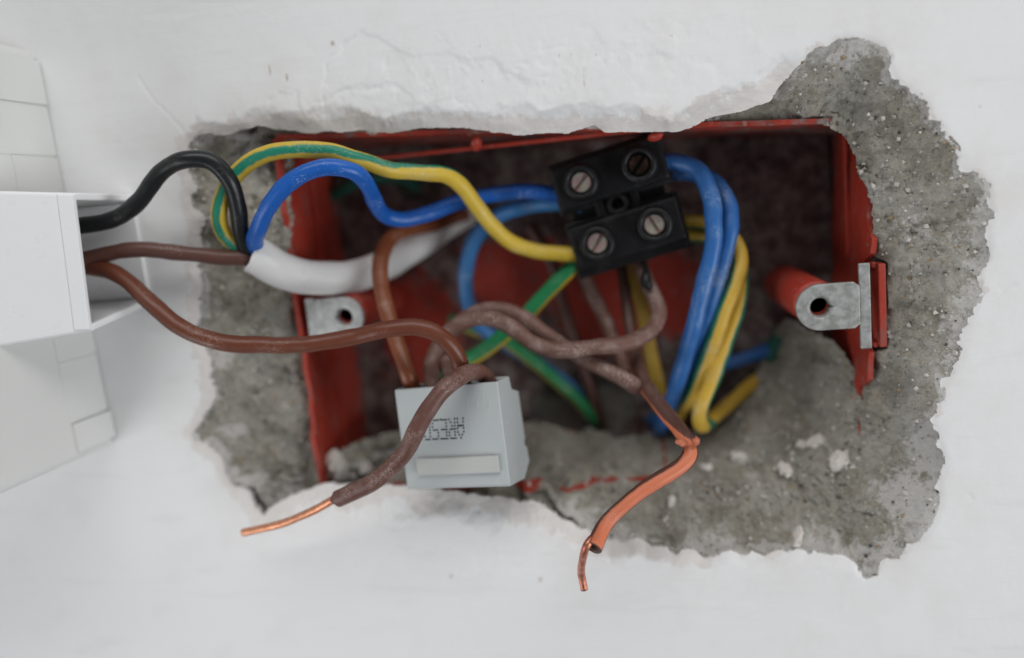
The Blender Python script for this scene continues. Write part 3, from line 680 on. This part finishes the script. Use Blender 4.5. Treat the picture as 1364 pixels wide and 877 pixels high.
panel('top_wall', lambda u, v: (FL + u*(FR-FL), YF + v*(YB-YF) + (ease(u*140, 5, 4, .5) if v == 0 else 0), top_z(FL + u*(FR-FL)) + ease(u*130, v*40)*v), 44, 14, (0, 0, TH), dirt_shade=lambda p: 0.43 + 0.1*max(0, (p[0]-20)/40) + (0.1 if p[1] > 22 else 0))
panel('bottom_wall', lambda u, v: (FL + u*(FR-FL), YF + 11 + v*(YB-YF-11), FB + ease(u*130, v*40)), 44, 10, (0, 0, -TH), dirt_shade=lambda p: 0.3)
kc = P(775, 545, YB); kr = P(845, 545, YB)[0]-kc[0]
ku = P(560, 235, YB); kR = P(1020, 270, YB)
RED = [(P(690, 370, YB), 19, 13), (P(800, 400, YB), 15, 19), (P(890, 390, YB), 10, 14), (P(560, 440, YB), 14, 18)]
def back_hole(c):
    return ((c[0]-kc[0])/kr)**2 + ((c[2]-kc[2])/(kr*0.75))**2 < 1 or np.hypot(c[0]-ku[0], c[2]-ku[2]) < 9.0
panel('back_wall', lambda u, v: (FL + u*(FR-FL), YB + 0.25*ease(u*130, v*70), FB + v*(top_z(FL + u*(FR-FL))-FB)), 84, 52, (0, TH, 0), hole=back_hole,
      dirt_shade=lambda p: 0.82 - 0.74*max(math.exp(-((p[0]-q[0])/a)**2-((p[2]-q[2])/b)**2) for q, a, b in RED))  # mortar dust, deepened so the colour also carries the box's inner shade
bm = bmesh.new(); box(bm, (FL-8, YB+6, FB-8), (FR+8, YB+14, FT+8))
zl, zr = top_z(FL-6)+TH+0.15, top_z(FR+6)+TH+0.15
hexa(bm, [(FL-6, 12.5, zl), (FR+6, 12.5, zr), (FR+6, 12.5, zr+14), (FL-6, 12.5, zl+14), (FL-6, YB+5, zl), (FR+6, YB+5, zr), (FR+6, YB+5, zr+14), (FL-6, YB+5, zl+14)])
box(bm, (FL-12, 15, FB-6), (FL-TH-0.3, YB+5, FT+6)); box(bm, (FR+TH+0.3, 15, FB-6), (FR+12, YB+5, FT+6)); box(bm, (FL-6, 34, FB-12), (FR+6, YB+5, FB-TH-0.6))
props(bm_obj('cavity_back', bm, 'mortar', wall), 'mortar behind the box knockouts')
# fixing lugs with their threaded bosses
def lug(px, py, y, side, r_px, x_end_px, lab, z_half_tab, mat='zinc'):
    c = P(px, py, y); r = abs(P(px, py-r_px, y)[2]-c[2]); xe = P(x_end_px, py, y)[0]
    n = 40; bm = bmesh.new(); hole_r = r*0.40
    out, inn = [], []
    for k in range(n):
        a = 2*math.pi*k/n; ca, sa = math.cos(a), math.sin(a)
        if ca*side > 0.001:                      # straight part toward the box side
            s = min(abs((xe-c[0])/ca), abs(r/sa) if abs(sa) > 1e-6 else 1e9); q = (c[0]+ca*s, c[2]+sa*s)
        else: q = (c[0]+ca*r, c[2]+sa*r)
        out.append(q)
        hr = hole_r*(1.35 if abs(a-(0 if side > 0 else math.pi)) < 0.12 else 1.0)
        inn.append((c[0]+ca*hr, c[2]+sa*hr))
    def ring(pts, yy): return [bm.verts.new((q[0], yy, q[1])) for q in pts]
    cham = [(c[0]+(q[0]-c[0])*1.22, c[2]+(q[1]-c[2])*1.22) for q in inn]
    fo, fc, fi, bi_, bo = ring(out, c[1]), ring(cham, c[1]), ring(inn, c[1]+0.7), ring(inn, c[1]+3.2), ring(out, c[1]+1.5)
    for a, b in ((fo, fc), (fc, fi), (fi, bi_), (bi_, bo), (bo, fo)):
        for k in range(n): bm.faces.new([a[k], a[(k+1) % n], b[(k+1) % n], b[k]])
    # upright plate against the side of the box
    w = 2.6*side
    zt, zb = c[2]+z_half_tab[0], c[2]-z_half_tab[1]
    box(bm, (min(xe-0.02*side, xe+w), c[1]+0.35, zb), (max(xe-0.02*side, xe+w), c[1]+1.4, zt))
    o = bm_obj('fixing_lug', bm, mat, bx, None, 0.25); o['label'] = lab
    bm = bmesh.new()
    lathe(bm, [(r*0.42, c[1]+3), (r*0.9, c[1]+3.1), (r*0.98, c[1]+4), (r*1.0, YB)], n=28, centre=(c[0]-0.3*side, c[2]+0.8))
    o = bm_obj('screw_boss', bm, 'red', bx, None, 0, True, None)
    return c, r, xe
cR, rR, xeR = lug(1093, 410, 5.5, 1, 31, 1146, 'zinc fixing lug on the right side', (10.2, 11.2))
lug(458, 423, 9.0, -1, 27, 420, 'bright zinc fixing lug on the left side', (6.0, 6.4), 'zinc_bright')
# slot frame of the right lug: red strip beyond a dark gap
zt, zb = P(1170, 352, 7)[2], P(1170, 464, 7)[2]; xa = P(1172, 400, 7)[0]; xb = P(1182, 400, 7)[0]
bm = bmesh.new(); box(bm, (xa, 7.6, zb), (xb, 14, zt)); box(bm, (FR-0.4, 9.3, zt-1.2), (xa, 13, zt+0.3)); box(bm, (FR-0.4, 9.3, zb-0.3), (xa, 13, zb+1.0)); box(bm, (FR+1.4, 17.5, zb+1), (xa, 18.5, zt-1.2))
o = bm_obj('lug_slot', bm, 'red', bx, None, 0.3)
# raised rims and drips of old paint on the top wall
for px, py, r in ((634, 192, 1.7), (873, 182, 1.5)):
    c = P(px, py, 9.5); bm = bmesh.new()
    lump_mesh(bm, (c[0], c[1]+0.5, c[2]), r, (0.75, 1.0, 1.5), 0.06, 2)
    bm_obj('paint_drip', bm, 'red', bx, None, 0, True)
# embossed ring (unused knockout) and rib on the left side wall
bm = bmesh.new(); zc = P(470, 300, 30)[2]
box(bm, (FL, 30, FB+4), (FL+0.9, 32, FT-3)); bm_obj('side_rib', bm, 'red', bx, None, 0.3)
bm = bmesh.new(); box(bm, (FR-0.9, 31, FB+4), (FR, 33, FT-3)); bm_obj('side_rib', bm, 'red', bx, None, 0.3)
bm = bmesh.new(); box(bm, (FL+2, 17.5, FT-1.0), (FR-8, 19.0, FT+0.1)); bm_obj('top_rib', bm, 'red', bx, None, 0.3)

# ------------------------------------------------------------------ surface box and trunking at the left
a_t, a_b = P(50, 66, 0), P(156, 592, 0)
up = Vector(unit(a_t - a_b)); dep = Vector((math.tan(math.radians(-3)), -1, 0)).normalized(); lft = Vector((-up.z, 0, up.x))*1.0
if lft.x > 0: lft = -lft
hgt = np.linalg.norm(a_t - a_b); DEPTH = 62.0
fr = Matrix((( lft.x, dep.x, up.x, a_b[0]), (lft.y, dep.y, up.y, 0.3), (lft.z, dep.z, up.z, a_b[2]), (0, 0, 0, 1)))   # local: x left, y towards the viewer, z up
sb = thing('surface_box', 'off white plastic surface box fixed to the wall at the left edge', 'plastic box', tuple(a_b))
bm = bmesh.new()
box(bm, (0.5, 0, 0), (86, DEPTH, hgt))
bm_obj('housing', bm, 'cream_pvc', sb, fr, 2.2, False, None, 4)
def tz(py, px): # height along the box side for a photo row at the junction
    q = P(px, py, 0); return (Vector(q)-Vector(a_b)).dot(up)
for (t0, t1, d0, d1, pr) in ((tz(560, 148), 6.0+0, 0, 15.2, 0.9),):
    pass
KN = [(tz(545, 148), tz(469, 140), 0.6, 15.0, 0.15), (tz(468, 140), tz(436, 130), 0.6, 15.0, 0.30), (2.5, tz(546, 148), 0.6, 15.0, 1.0), (tz(208, 82), tz(141, 70), 0.6, 40.0, 0.25), (tz(140, 70), hgt-3, 0.6, 40.0, 0.6), (tz(262, 95), tz(209, 84), 0.6, 16.0, 0.3)]
for t0, t1, d0, d1, pr in KN:
    bm = bmesh.new(); box(bm, (0.5-pr, d0, t0), (0.6, d1, t1))
    bm_obj('knockout', bm, 'cream_pvc', sb, fr, 0.12)
# trunking with a tilted lid
tr = thing('cable_trunking', 'white plastic cable trunking end with the wires coming out of it', 'cable trunking', tuple(P(150, 350, 0)))
tT, tB = P(100, 257, -21), P(123, 442, -21); lT = P(-60, 253, -34)
_n = np.cross(tB-tT, lT-tT); _d = ray(-60, 472); lB = CAM + _d*(_n.dot(tT-CAM)/_n.dot(_d))
n_l = unit(np.cross(lB-tT, tB-tT));
if n_l[1] < 0: n_l = -n_l
th = 1.8
bm = bmesh.new(); hexa(bm, [lT, tT, tB, lB, lT+n_l*th, tT+n_l*th, tB+n_l*th, lB+n_l*th])
bm_obj('lid', bm, 'white_pvc', tr, None, 1.3, False, None, 4)
bm = bmesh.new(); e0, e1 = unit(lT-tT), unit(tB-tT)
pT, pB = tT + e0*0.4, tB + e0*0.4
hexa(bm, [pT+e0*3.6-n_l*0.35+e1*0.5, pT-n_l*0.35+e1*0.5, pB-n_l*0.35-e1*0.5, pB+e0*3.6-n_l*0.35-e1*0.5, pT+e0*3.6+n_l*0.5+e1*0.5, pT+n_l*0.5+e1*0.5, pB+n_l*0.5-e1*0.5, pB+e0*3.6+n_l*0.5-e1*0.5])
bm_obj('end_rim', bm, 'white_pvc', tr, None, 0.3, False, None, 3)
wT, wB = P(178, 259, -0.4), P(201, 405, -0.4)
dT, dB = unit(lT-tT), unit(lB-tB)
upv = unit(tT-tB)
for nm, e, w, s in (('side_strip', tT, wT, -1), ('side_strip', tB, wB, 1)):
    L = 26; back = np.array([-1.0, 0, -0.1*0])*L
    a, b = e + n_l*0.6, w
    far_a = (lT if s < 0 else lB) + n_l*0.6; far_b = w + np.array([-45, 0, 0])
    off = upv*th*s
    bm = bmesh.new(); hexa(bm, [far_a, a, b, far_b, far_a+off, a+off, b+off, far_b+off])
    bm_obj(nm, bm, 'white_pvc', tr, None, 0.4)
bm = bmesh.new(); q = np.array([0, -0.9, 0]); iT = wT - upv*2.2; iB = wB + upv*2.2
hexa(bm, [iT+np.array([-45, 0, 0])+q, iT+q, iB+q, iB+np.array([-45, 0, 0])+q, iT+np.array([-45, .5, 0]), iT+np.array([0, .5, 0]), iB+np.array([0, .5, 0]), iB+np.array([-45, .5, 0])])
bm_obj('base_strip', bm, 'white_pvc', tr, None, 0.25)

# ------------------------------------------------------------------ black two-way terminal block
YT = 12.0
s1, s2, s3, s4 = (Vector(P(a, b, YT)) for a, b in ((773, 243), (851, 219), (795, 325), (872, 300)))
u = ((s2-s1) + (s4-s3)).normalized(); w_ = ((s1-s3) + (s2-s4)).normalized(); w_ = (w_ - w_.dot(u)*u).normalized(); cen = (s1+s2+s3+s4)/4
tf = Matrix(((u.x, 0, w_.x, cen.x), (u.y, 1, w_.y, YT), (u.z, 0, w_.z, cen.z), (0, 0, 0, 1)))
du = (s2-s1).length/2; dw = (s1-s3).length/2
tb = thing('terminal_block', 'black two pole screw terminal strip joining the blue and yellow wires', 'terminal block', (cen.x, 20, cen.z))
HW = 15.2
for k, (s, lab) in enumerate(((1, 'upper pole of the strip'), (-1, 'lower pole of the strip'))):
    bm = bmesh.new(); zc = s*dw
    box(bm, (-HW, 5.4, zc-6.0), (HW, 17, zc+6.0))
    o = bm_obj('pole_body', bm, 'black', tb, tf, 0.9, False, None, 3); o['label'] = lab
    bm = bmesh.new(); box(bm, (-HW-0.6, 9.0, zc-(7.2 if s > 0 else 8.6)), (HW+0.6, 15.0, zc+7.2)); bm_obj('pole_flange', bm, 'black', tb, tf, 0.5)
bm = bmesh.new()
n = 24; R1, R0 = 3.0, 1.7
lathe(bm, [(R0, 15), (R0, 7.2), (R0+0.2, 7.0), (R1-0.2, 7.0), (R1, 7.2), (R1, 15)], n=24)
bm_obj('mounting_hole', bm, 'black', tb, tf, 0, True)
for sx in (-1, 1):
    bm = bmesh.new(); x0_ = 3.4*sx; x1_ = 6.0*sx
    box(bm, (min(x0_, x1_), 8.5, -3), (max(x0_, x1_), 15, 3)); bm_obj('web', bm, 'black', tb, tf, 0.3)
bm = bmesh.new(); box(bm, (-HW+2, 13.0, -3), (HW-2, 15, 3)); bm_obj('web', bm, 'black', tb, tf, 0.3)
for i, (s, ang, dark) in enumerate(((s1, 35, 0), (s2, 40, 1), (s3, 43, 0), (s4, -75, 0))):
    l = tf.inverted() @ s; l.y = 0
    bm = bmesh.new(); ro, ri = 4.65, 3.05
    lathe(bm, [(ro+0.45, 5.8), (ro, 0.9), (ro-0.25, 0.35), (ro-0.7, 0.1), (ri+0.35, 0.2), (ri, 0.6), (ri-0.05, 9.0)], n=36, centre=(l.x, l.z))
    c = bm_obj('screw_collar', bm, 'black', tb, tf, 0, True)
    bm = bmesh.new(); a = math.radians(ang); rs = 2.6; hw = 0.48; y0 = 3.2 if not dark else 4.3
    for sgn in (1, -1):                                        # two half-heads leave the slot between them
        n = 16; top = []; a0 = math.asin(hw/rs)
        for k in range(n+1):
            t = a0 + (math.pi-2*a0)*k/n; top.append((rs*math.cos(t), sgn*rs*math.sin(t)))
        rot = lambda p: (l.x + p[0]*math.cos(a)-p[1]*math.sin(a), l.z + p[0]*math.sin(a)+p[1]*math.cos(a))
        f = [bm.verts.new((rot(p)[0], y0, rot(p)[1])) for p in top]; b = [bm.verts.new((rot(p)[0], y0+1.9, rot(p)[1])) for p in top]
        bm.faces.new(f)
        for k in range(len(f)): bm.faces.new([f[k], f[(k+1) % len(f)], b[(k+1) % len(f)], b[k]])
    lathe(bm, [(rs, y0+0.9), (rs, y0+4)], n=32, centre=(l.x, l.z))
    ff = [bm.verts.new((l.x+rs*math.cos(2*math.pi*k/32), y0+1.9, l.z+rs*math.sin(2*math.pi*k/32))) for k in range(32)]; bm.faces.new(ff)
    o = bm_obj('screw', bm, 'screw_dark' if dark else 'screw', c, tf, 0.12, False)
    if dark: o['label'] = 'dark brown screw'
cst = [(858, 350, 22), (862, 365, 20), (860, 377, 19), (868, 384, 19)]
tube('moulding_stub', cst, 1.0, 'black', tb, radii=[0.9, 0.8, 1.3, 1.6, 0.9], wobble=0.25, seed=3)

# ------------------------------------------------------------------ grey push-in connector
cF = P(601, 585, -9)
ang = math.radians(3.5); yaw = math.radians(-11)
R = Matrix.Rotation(yaw, 4, 'Z') @ Matrix.Rotation(-ang, 4, 'Y') @ Matrix.Rotation(math.radians(-5), 4, 'X')
W2, HH = 14.5, 27.4
cf = Matrix.Translation(Vector(cF)) @ R @ Matrix.Translation((0, 0, -HH/2))       # local: x across, y back, z up, origin at the bottom of the front
gc = thing('wire_connector', 'pale grey push in wire connector resting on the lower plaster lip', 'wire connector', tuple(cf @ Vector((0, 0, 0))))
prof = [(0.3, 0.9), (0, 1.6), (0, HH), (8.6, HH+0.2), (9.4, HH-3.2), (14.2, HH-4.6), (14.9, 9.6), (14.2, 9.5), (14.2, 8.0), (15.5, 7.9), (16.0, 3.6), (11.0, 0)]
bm = bmesh.new()
lft_ = [bm.verts.new((-W2, y, z)) for y, z in prof]; rgt_ = [bm.verts.new((W2, y, z)) for y, z in prof]
bm.faces.new(lft_); bm.faces.new(rgt_[::-1])
top_face = None
for i in range(len(prof)):
    j = (i+1) % len(prof); f = bm.faces.new([lft_[i], rgt_[i], rgt_[j], lft_[j]])
    if i == 2: top_face = f
bmesh.ops.recalc_face_normals(bm, faces=bm.faces)
bmesh.ops.inset_individual(bm, faces=[top_face], thickness=1.0)
r_ = bmesh.ops.extrude_face_region(bm, geom=[top_face]); bmesh.ops.delete(bm, geom=[top_face], context='FACES_ONLY')
for v in [g for g in r_['geom'] if isinstance(g, bmesh.types.BMVert)]: v.co.z -= 6
bm_obj('housing', bm, 'grey', gc, cf, 0.42, False, None, 3)
for k in range(3):                                            # partitions between the four wire entries
    x = -W2 + (k+1)*(2*W2)/4
    bm = bmesh.new(); box(bm, (x-0.35, 0.9, HH-6), (x+0.35, 7.7, HH-1.1)); bm_obj('entry_partition', bm, 'grey', gc, cf)
cfi = cf.inverted()
def face_local(px, py, plane='front'):
    o = cfi @ Vector(CAM); d = (cfi.to_3x3() @ Vector(ray(px, py)))
    k = (-o.y/d.y) if plane == 'front' else ((W2-o.x)/d.x)
    return o + d*k
a, b = face_local(555, 611), face_local(667, 629)
bm = bmesh.new(); box(bm, (a.x, -0.9, b.z), (b.x, 0.1, a.z)); bm_obj('rib', bm, 'grey_rib', gc, cf, 0.3)
# dot-matrix code, printed upside down
DOTS = [(1045,240),(1048,300),(1050,365),(1056,415),(1062,480),(1036,535),(1012,592),(980,537),(956,485),(950,420),(946,310),(943,245),(985,372),(1015,368),(955,372),
 (893,248),(895,315),(898,375),(902,485),(905,540),(790,258),(822,308),(847,377),(800,490),(803,548),
 (738,322),(742,382),(748,492),(752,548),(638,260),(490,335),(493,400),(598,502),(602,562),
 (438,337),(442,397),(445,452),(449,505),(453,568),(355,567),(312,575),(300,515),(330,337),(300,400),(298,455)]
BARS = [(815,437,908,430),(825,603,922,600),(658,267,745,264),(660,443,755,440),(648,611,770,607),(508,276,597,270),(510,453,582,450),(495,617,592,613),(372,626,445,622),(225,628,298,626),(360,276,420,274)]
bm = bmesh.new()
def dot(x, y, x2=None, y2=None):
    p = face_local(540 + x/13.64, 540 + y/13.64); q = face_local(540 + (x2 if x2 is not None else x)/13.64, 540 + (y2 if y2 is not None else y)/13.64)
    hx, hz = 0.20, 0.26
    if x2 is not None: hz = 0.20
    vs = [bm.verts.new((cx, -0.012, cz)) for cx, cz in ((p.x-hx, p.z-hz), (q.x+hx, q.z-hz), (q.x+hx*1.15, q.z), (q.x+hx, q.z+hz), (p.x-hx, p.z+hz), (p.x-hx*1.15, p.z))]
    bm.faces.new(vs)
for d in DOTS: dot(*d)
for d in BARS: dot(*d)
o = bm_obj('printed_code', bm, 'ink', gc, cf); o['kind'] = 'stuff'
def emboss(name, lines, plane, r):
    bm = bmesh.new()
    for pts in lines:
        q = [face_local(px, py, plane) for px, py in pts]
        for p0, p1 in zip(q, q[1:]):
            d = (p1-p0); L = d.length; nrm_ = Vector((0, -1, 0)) if plane == 'front' else Vector((1, 0, 0))
            s = d.cross(nrm_).normalized()*r
            vs = [bm.verts.new(p) for p in (p0-s, p0+s, p1+s, p1-s, p0+nrm_*r*0.5, p1+nrm_*r*0.5)]
            bm.faces.new([vs[0], vs[4], vs[5], vs[3]]); bm.faces.new([vs[1], vs[2], vs[5], vs[4]])
    return bm_obj(name, bm, 'grey', gc, cf)
def arc(cx, cy, rx, ry, a0, a1, n=14): return [(cx + rx*math.cos(math.radians(a0+(a1-a0)*k/n)), cy + ry*math.sin(math.radians(a0+(a1-a0)*k/n))) for k in range(n+1)]
emboss('embossed_symbol', [arc(643, 538, 8.5, 8.5, -60, 240), [(643, 526), (643, 537)]], 'front', 0.16)
emboss('embossed_line', [[(621, 527), (624, 551)], [(626, 558), (628, 592)]], 'front', 0.12)
emboss('embossed_lettering', [arc(676, 563, 4.2, 4.5, 30, 190), [(676, 560), (676, 566)], arc(677, 577, 4.2, 5.0, 10, 190)], 'side', 0.12)

# ------------------------------------------------------------------ wires
def wire(name, path, r, mat, label, cat='wire', group='insulated wires in the socket hole', **k):
    o = tube(name, path, r, mat, None, **k)
    return props(o, label, cat, group)
wire('wire', [(40,304,-12),(102,302,-12),(150,293,-12),(185,268,-13),(215,230,-14),(245,214,-15),(280,215,-14),(304,238,-12),(317,275,-9),(321,308,-6),(332,336,-2),(350,345,2)], 2.15, 'black_wire',
     'black wire arching from the trunking into the cut grey sheath', seed=1)
wire('wire', [(60,342,-10),(112,345,-10),(160,335,-10),(200,333,-10),(250,338,-8),(300,344,-5),(335,344,-2),(352,350,2)], 2.0, 'brown_dull',
     'dull dark brown wire running straight from the trunking into the grey sheath', seed=2)
wire('wire', [(70,358,-8),(118,356,-9),(145,361,-11),(170,375,-13),(200,403,-15),(235,432,-16),(270,450,-16),(310,459,-15),(360,460,-14),(420,457,-13),(470,449,-12),(520,438,-13),(560,437,-12),(588,449,-11),(606,470,-9),(614,492,-7),(617,515,-5),(618,540,-4)], 2.15, 'brown',
     'long reddish brown wire sagging from the trunking across to the grey connector', seed=3)
wire('earth_wire', [(345,345,3),(318,330,-2),(299,312,-5),(292,285,-8),(300,253,-9),(325,222,-9),(360,204,-9),(400,199,-8),(440,202,-6),(480,214,-3),(520,227,1),(560,230,5),(595,234,8),(615,248,10),(635,275,13),(655,300,16),(680,322,19),(710,334,21),(745,338,21),(785,338,21)], 2.1, 'earth',
     'green and yellow wire looping from the sheath over to the lower terminal pole', turn=[0,0,0,4,6,6,6,-2,-14,-38,-52,-66,-85,-110,-150,-180,-180,-180,-180,-180], seed=4)
wire('wire', [(350,348,3),(340,322,-5),(346,302,-9),(359,275,-11),(380,248,-12),(410,229,-12),(440,223,-11),(470,228,-8),(489,246,-3),(499,268,3),(512,286,9),(535,292,13),(570,286,17),(610,270,20),(650,260,22),(690,256,22),(740,258,22),(775,258,22)], 2.15, 'blue',
     'bright blue wire leaving the sheath and dipping before the upper terminal pole', seed=5)
sh = tube('cable_sheath', [(625,280,50),(590,302,44),(550,330,36),(510,355,26),(470,368,16),(430,371,9),(395,367,4),(366,356,1.5),(350,346,-0.5),(336,338,-2)], 4.6, 'sheath', None, hollow=0.86, flat=0.85, wobble=0.02, ragged=0.4, radii=[4.6, 4.6, 4.5, 4.5, 4.6, 4.8, 5.1], n=28, seed=6)
props(sh, 'thick pale grey cable sheath cut open where four wires come out', 'cable')
wire('wire', [(620,285,46),(575,300,38),(540,308,29),(518,322,20),(507,345,14),(507,378,9),(517,420,4),(530,460,1),(543,495,-2),(549,515,-1),(553,540,0)], 2.2, 'orange_brown',
     'orange brown wire dropping past the sheath into the left connector entry', seed=7)
e = wire('wire', [(648,532,-2),(652,512,-3),(640,497,-6),(622,498,-11),(599,512,-16),(576,538,-19),(555,571,-20),(541,600,-20),(521,624,-19),(495,643,-18),(449,664,-16)], 2.2, 'brown_end',
     'scuffed brown wire curling over the connector front with a bare copper end', seed=8, ragged=0.5, hollow=0.55)
tube('bare_end', [(495,643,-18),(450,663,-16),(430,674,-15),(400,688,-14),(365,700,-13),(324,710,-12)], 1.05, 'copper', e, seed=9, wobble=0.04)
wire('wire', [(581,535,-4),(578,512,-3),(575,490,1),(583,465,5),(600,440,7),(625,426,7),(655,424,6),(685,438,4),(710,457,4),(740,466,5),(790,463,6),(838,457,9),(868,440,13),(878,415,18),(868,388,22),(856,362,24),(850,345,26)], 2.15, 'brown_dusty',
     'dusty brown twisted wire whose right end hooks up to the terminal strip', seed=10, wobble=0.07)
wire('wire', [(606,535,-3),(603,512,-2),(597,490,2),(590,468,9),(602,440,12),(628,419,12),(660,411,12),(695,421,11),(730,448,10),(770,475,10),(810,495,9),(838,509,8),(848,514,12),(836,490,20),(812,440,27),(788,390,29),(772,355,29)], 2.1, 'brown_dusty',
     'dusty brown twisted wire passing underneath its twin and doubling back up', seed=11, wobble=0.07)
s_ = wire('wire', [(824,345,32),(830,370,30),(835,410,28),(842,460,21),(856,505,12),(876,536,6),(900,566,0),(914,585,-5),(921,596,-7),(918,610,-9),(900,625,-11),(876,640,-13),(840,665,-15),(808,697,-18),(790,730,-24)], 2.2, 'split',
     'split wire with peeled orange insulation hanging down to a copper tip', turn=[150,145,140,130,115,100,80,45,0,-8,-5,0,5,5,0], radii=[1.7,1.7,1.75,1.8,1.9,2.0,2.0,2.0,2.0,1.95,1.95,1.95,1.95], seed=12, hollow=0.62, wobble=0.06)
tube('bare_end', [(796,712,-21),(782,726,-24),(775,748,-20),(775,765,-15),(779,785,-14.5)], 0.95, 'copper_dark', s_, seed=13)
bm = bmesh.new(); c = P(908, 590, -10.5); lump_mesh(bm, c, 1.1, (1.8, 0.9, 0.9), 0.3, 2); lump_mesh(bm, P(927, 588, -10), 0.9, (1.2, 1, 1.2), 0.3, 2)
bm_obj('torn_insulation', bm, plastic('torn_orange_insulation', (0.5, 0.15, 0.08), 0.5, dust=0.2), s_, None, 0, True)
wire('wire', [(775,272,24),(735,272,24),(700,276,26),(665,287,28),(638,312,30),(624,345,32),(620,380,34),(626,412,37),(645,440,39),(690,468,45),(740,500,49),(780,540,54),(790,570,60)], 2.3, 'blue_light',
     'pale blue wire curving in a C left of the terminal strip', seed=14)
wire('earth_wire', [(790,340,24),(762,357,24),(735,383,24),(700,420,24),(665,452,24),(634,474,25),(606,488,29),(588,505,36),(580,540,44)], 2.2, 'earth_deep',
     'green and yellow wire slanting down left from the lower terminal pole', turn=[50,50,45,45,50,55,60,60,60], seed=15)
wire('earth_wire', [(600,425,44),(635,440,42),(668,452,41),(705,476,42),(750,515,45),(786,552,51),(796,580,58)], 2.0, 'earth_deep',
     'shadowed green and yellow wire running down into the dark knockout hole', turn=[-60,-60,-60,-55,-50,-50,-50], seed=24)
wire('wire', [(560,250,50),(520,236,47),(470,246,44),(440,262,46)], 2.0, 'green', 'dark green wire in shadow behind the blue and earth wires', seed=25)
wire('wire', [(860,220,22),(897,215,21),(925,223,19),(944,255,17),(952,300,15),(945,350,15),(930,410,16),(915,470,19),(898,525,26),(882,562,36),(876,580,50)], 2.3, 'blue_dusty',
     'dusty blue wire bent down from the upper pole, nearer the terminal strip', seed=16)
wire('wire', [(870,228,28),(920,232,26),(952,243,23),(971,275,20),(972,312,18),(960,360,18),(944,410,19),(926,465,23),(905,520,31),(888,560,40),(882,580,52)], 2.2, 'blue_dusty',
     'dusty blue wire pressed between its blue twin and the yellow wires', seed=17)
wire('earth_wire', [(880,300,30),(925,296,29),(962,304,26),(984,335,23),(981,375,20),(963,420,19),(943,475,21),(925,520,27),(908,545,35),(895,568,46)], 2.15, 'yellow',
     'yellow wire with green edge lying against the blue pair', turn=[100,100,100,100,98,95,92,90,95,95], seed=18)
wire('earth_wire', [(880,318,33),(940,314,32),(975,330,28),(986,365,25),(981,410,23),(965,460,22),(948,510,21),(933,548,21),(934,566,25),(955,552,36),(1000,514,47),(1035,488,54)], 2.15, 'yellow',
     'outer yellow wire that turns back low toward the far right corner', turn=[100,100,-100,-95,-90,-90,-95,-110,-150,180,180,180], seed=19)
wire('wire', [(868,560,52),(900,540,46),(950,492,45),(990,478,47),(1040,458,51)], 2.1, 'blue_dusty', 'shadowed blue wire at the back of the box on the right', seed=20)
wire('wire', [(838,330,34),(846,370,36),(858,425,38),(870,485,40),(880,535,45),(882,575,55)], 2.1, 'yellow', 'shadowed yellow wire hanging straight behind the twisted brown pair', turn=[180]*6, seed=21)
wire('wire', [(705,300,46),(735,350,46),(752,410,46),(770,470,47),(790,530,50),(800,570,56)], 2.0, 'brown_dull', 'shadowed brown wire against the back wall of the box', seed=22)
g = tube('sleeve', [(1046,440,51),(1034,458,49),(1024,478,50)], 2.5, 'green', None, seed=23)
props(g, 'dark green sleeve in the far right corner behind the lug', 'wire sleeve')
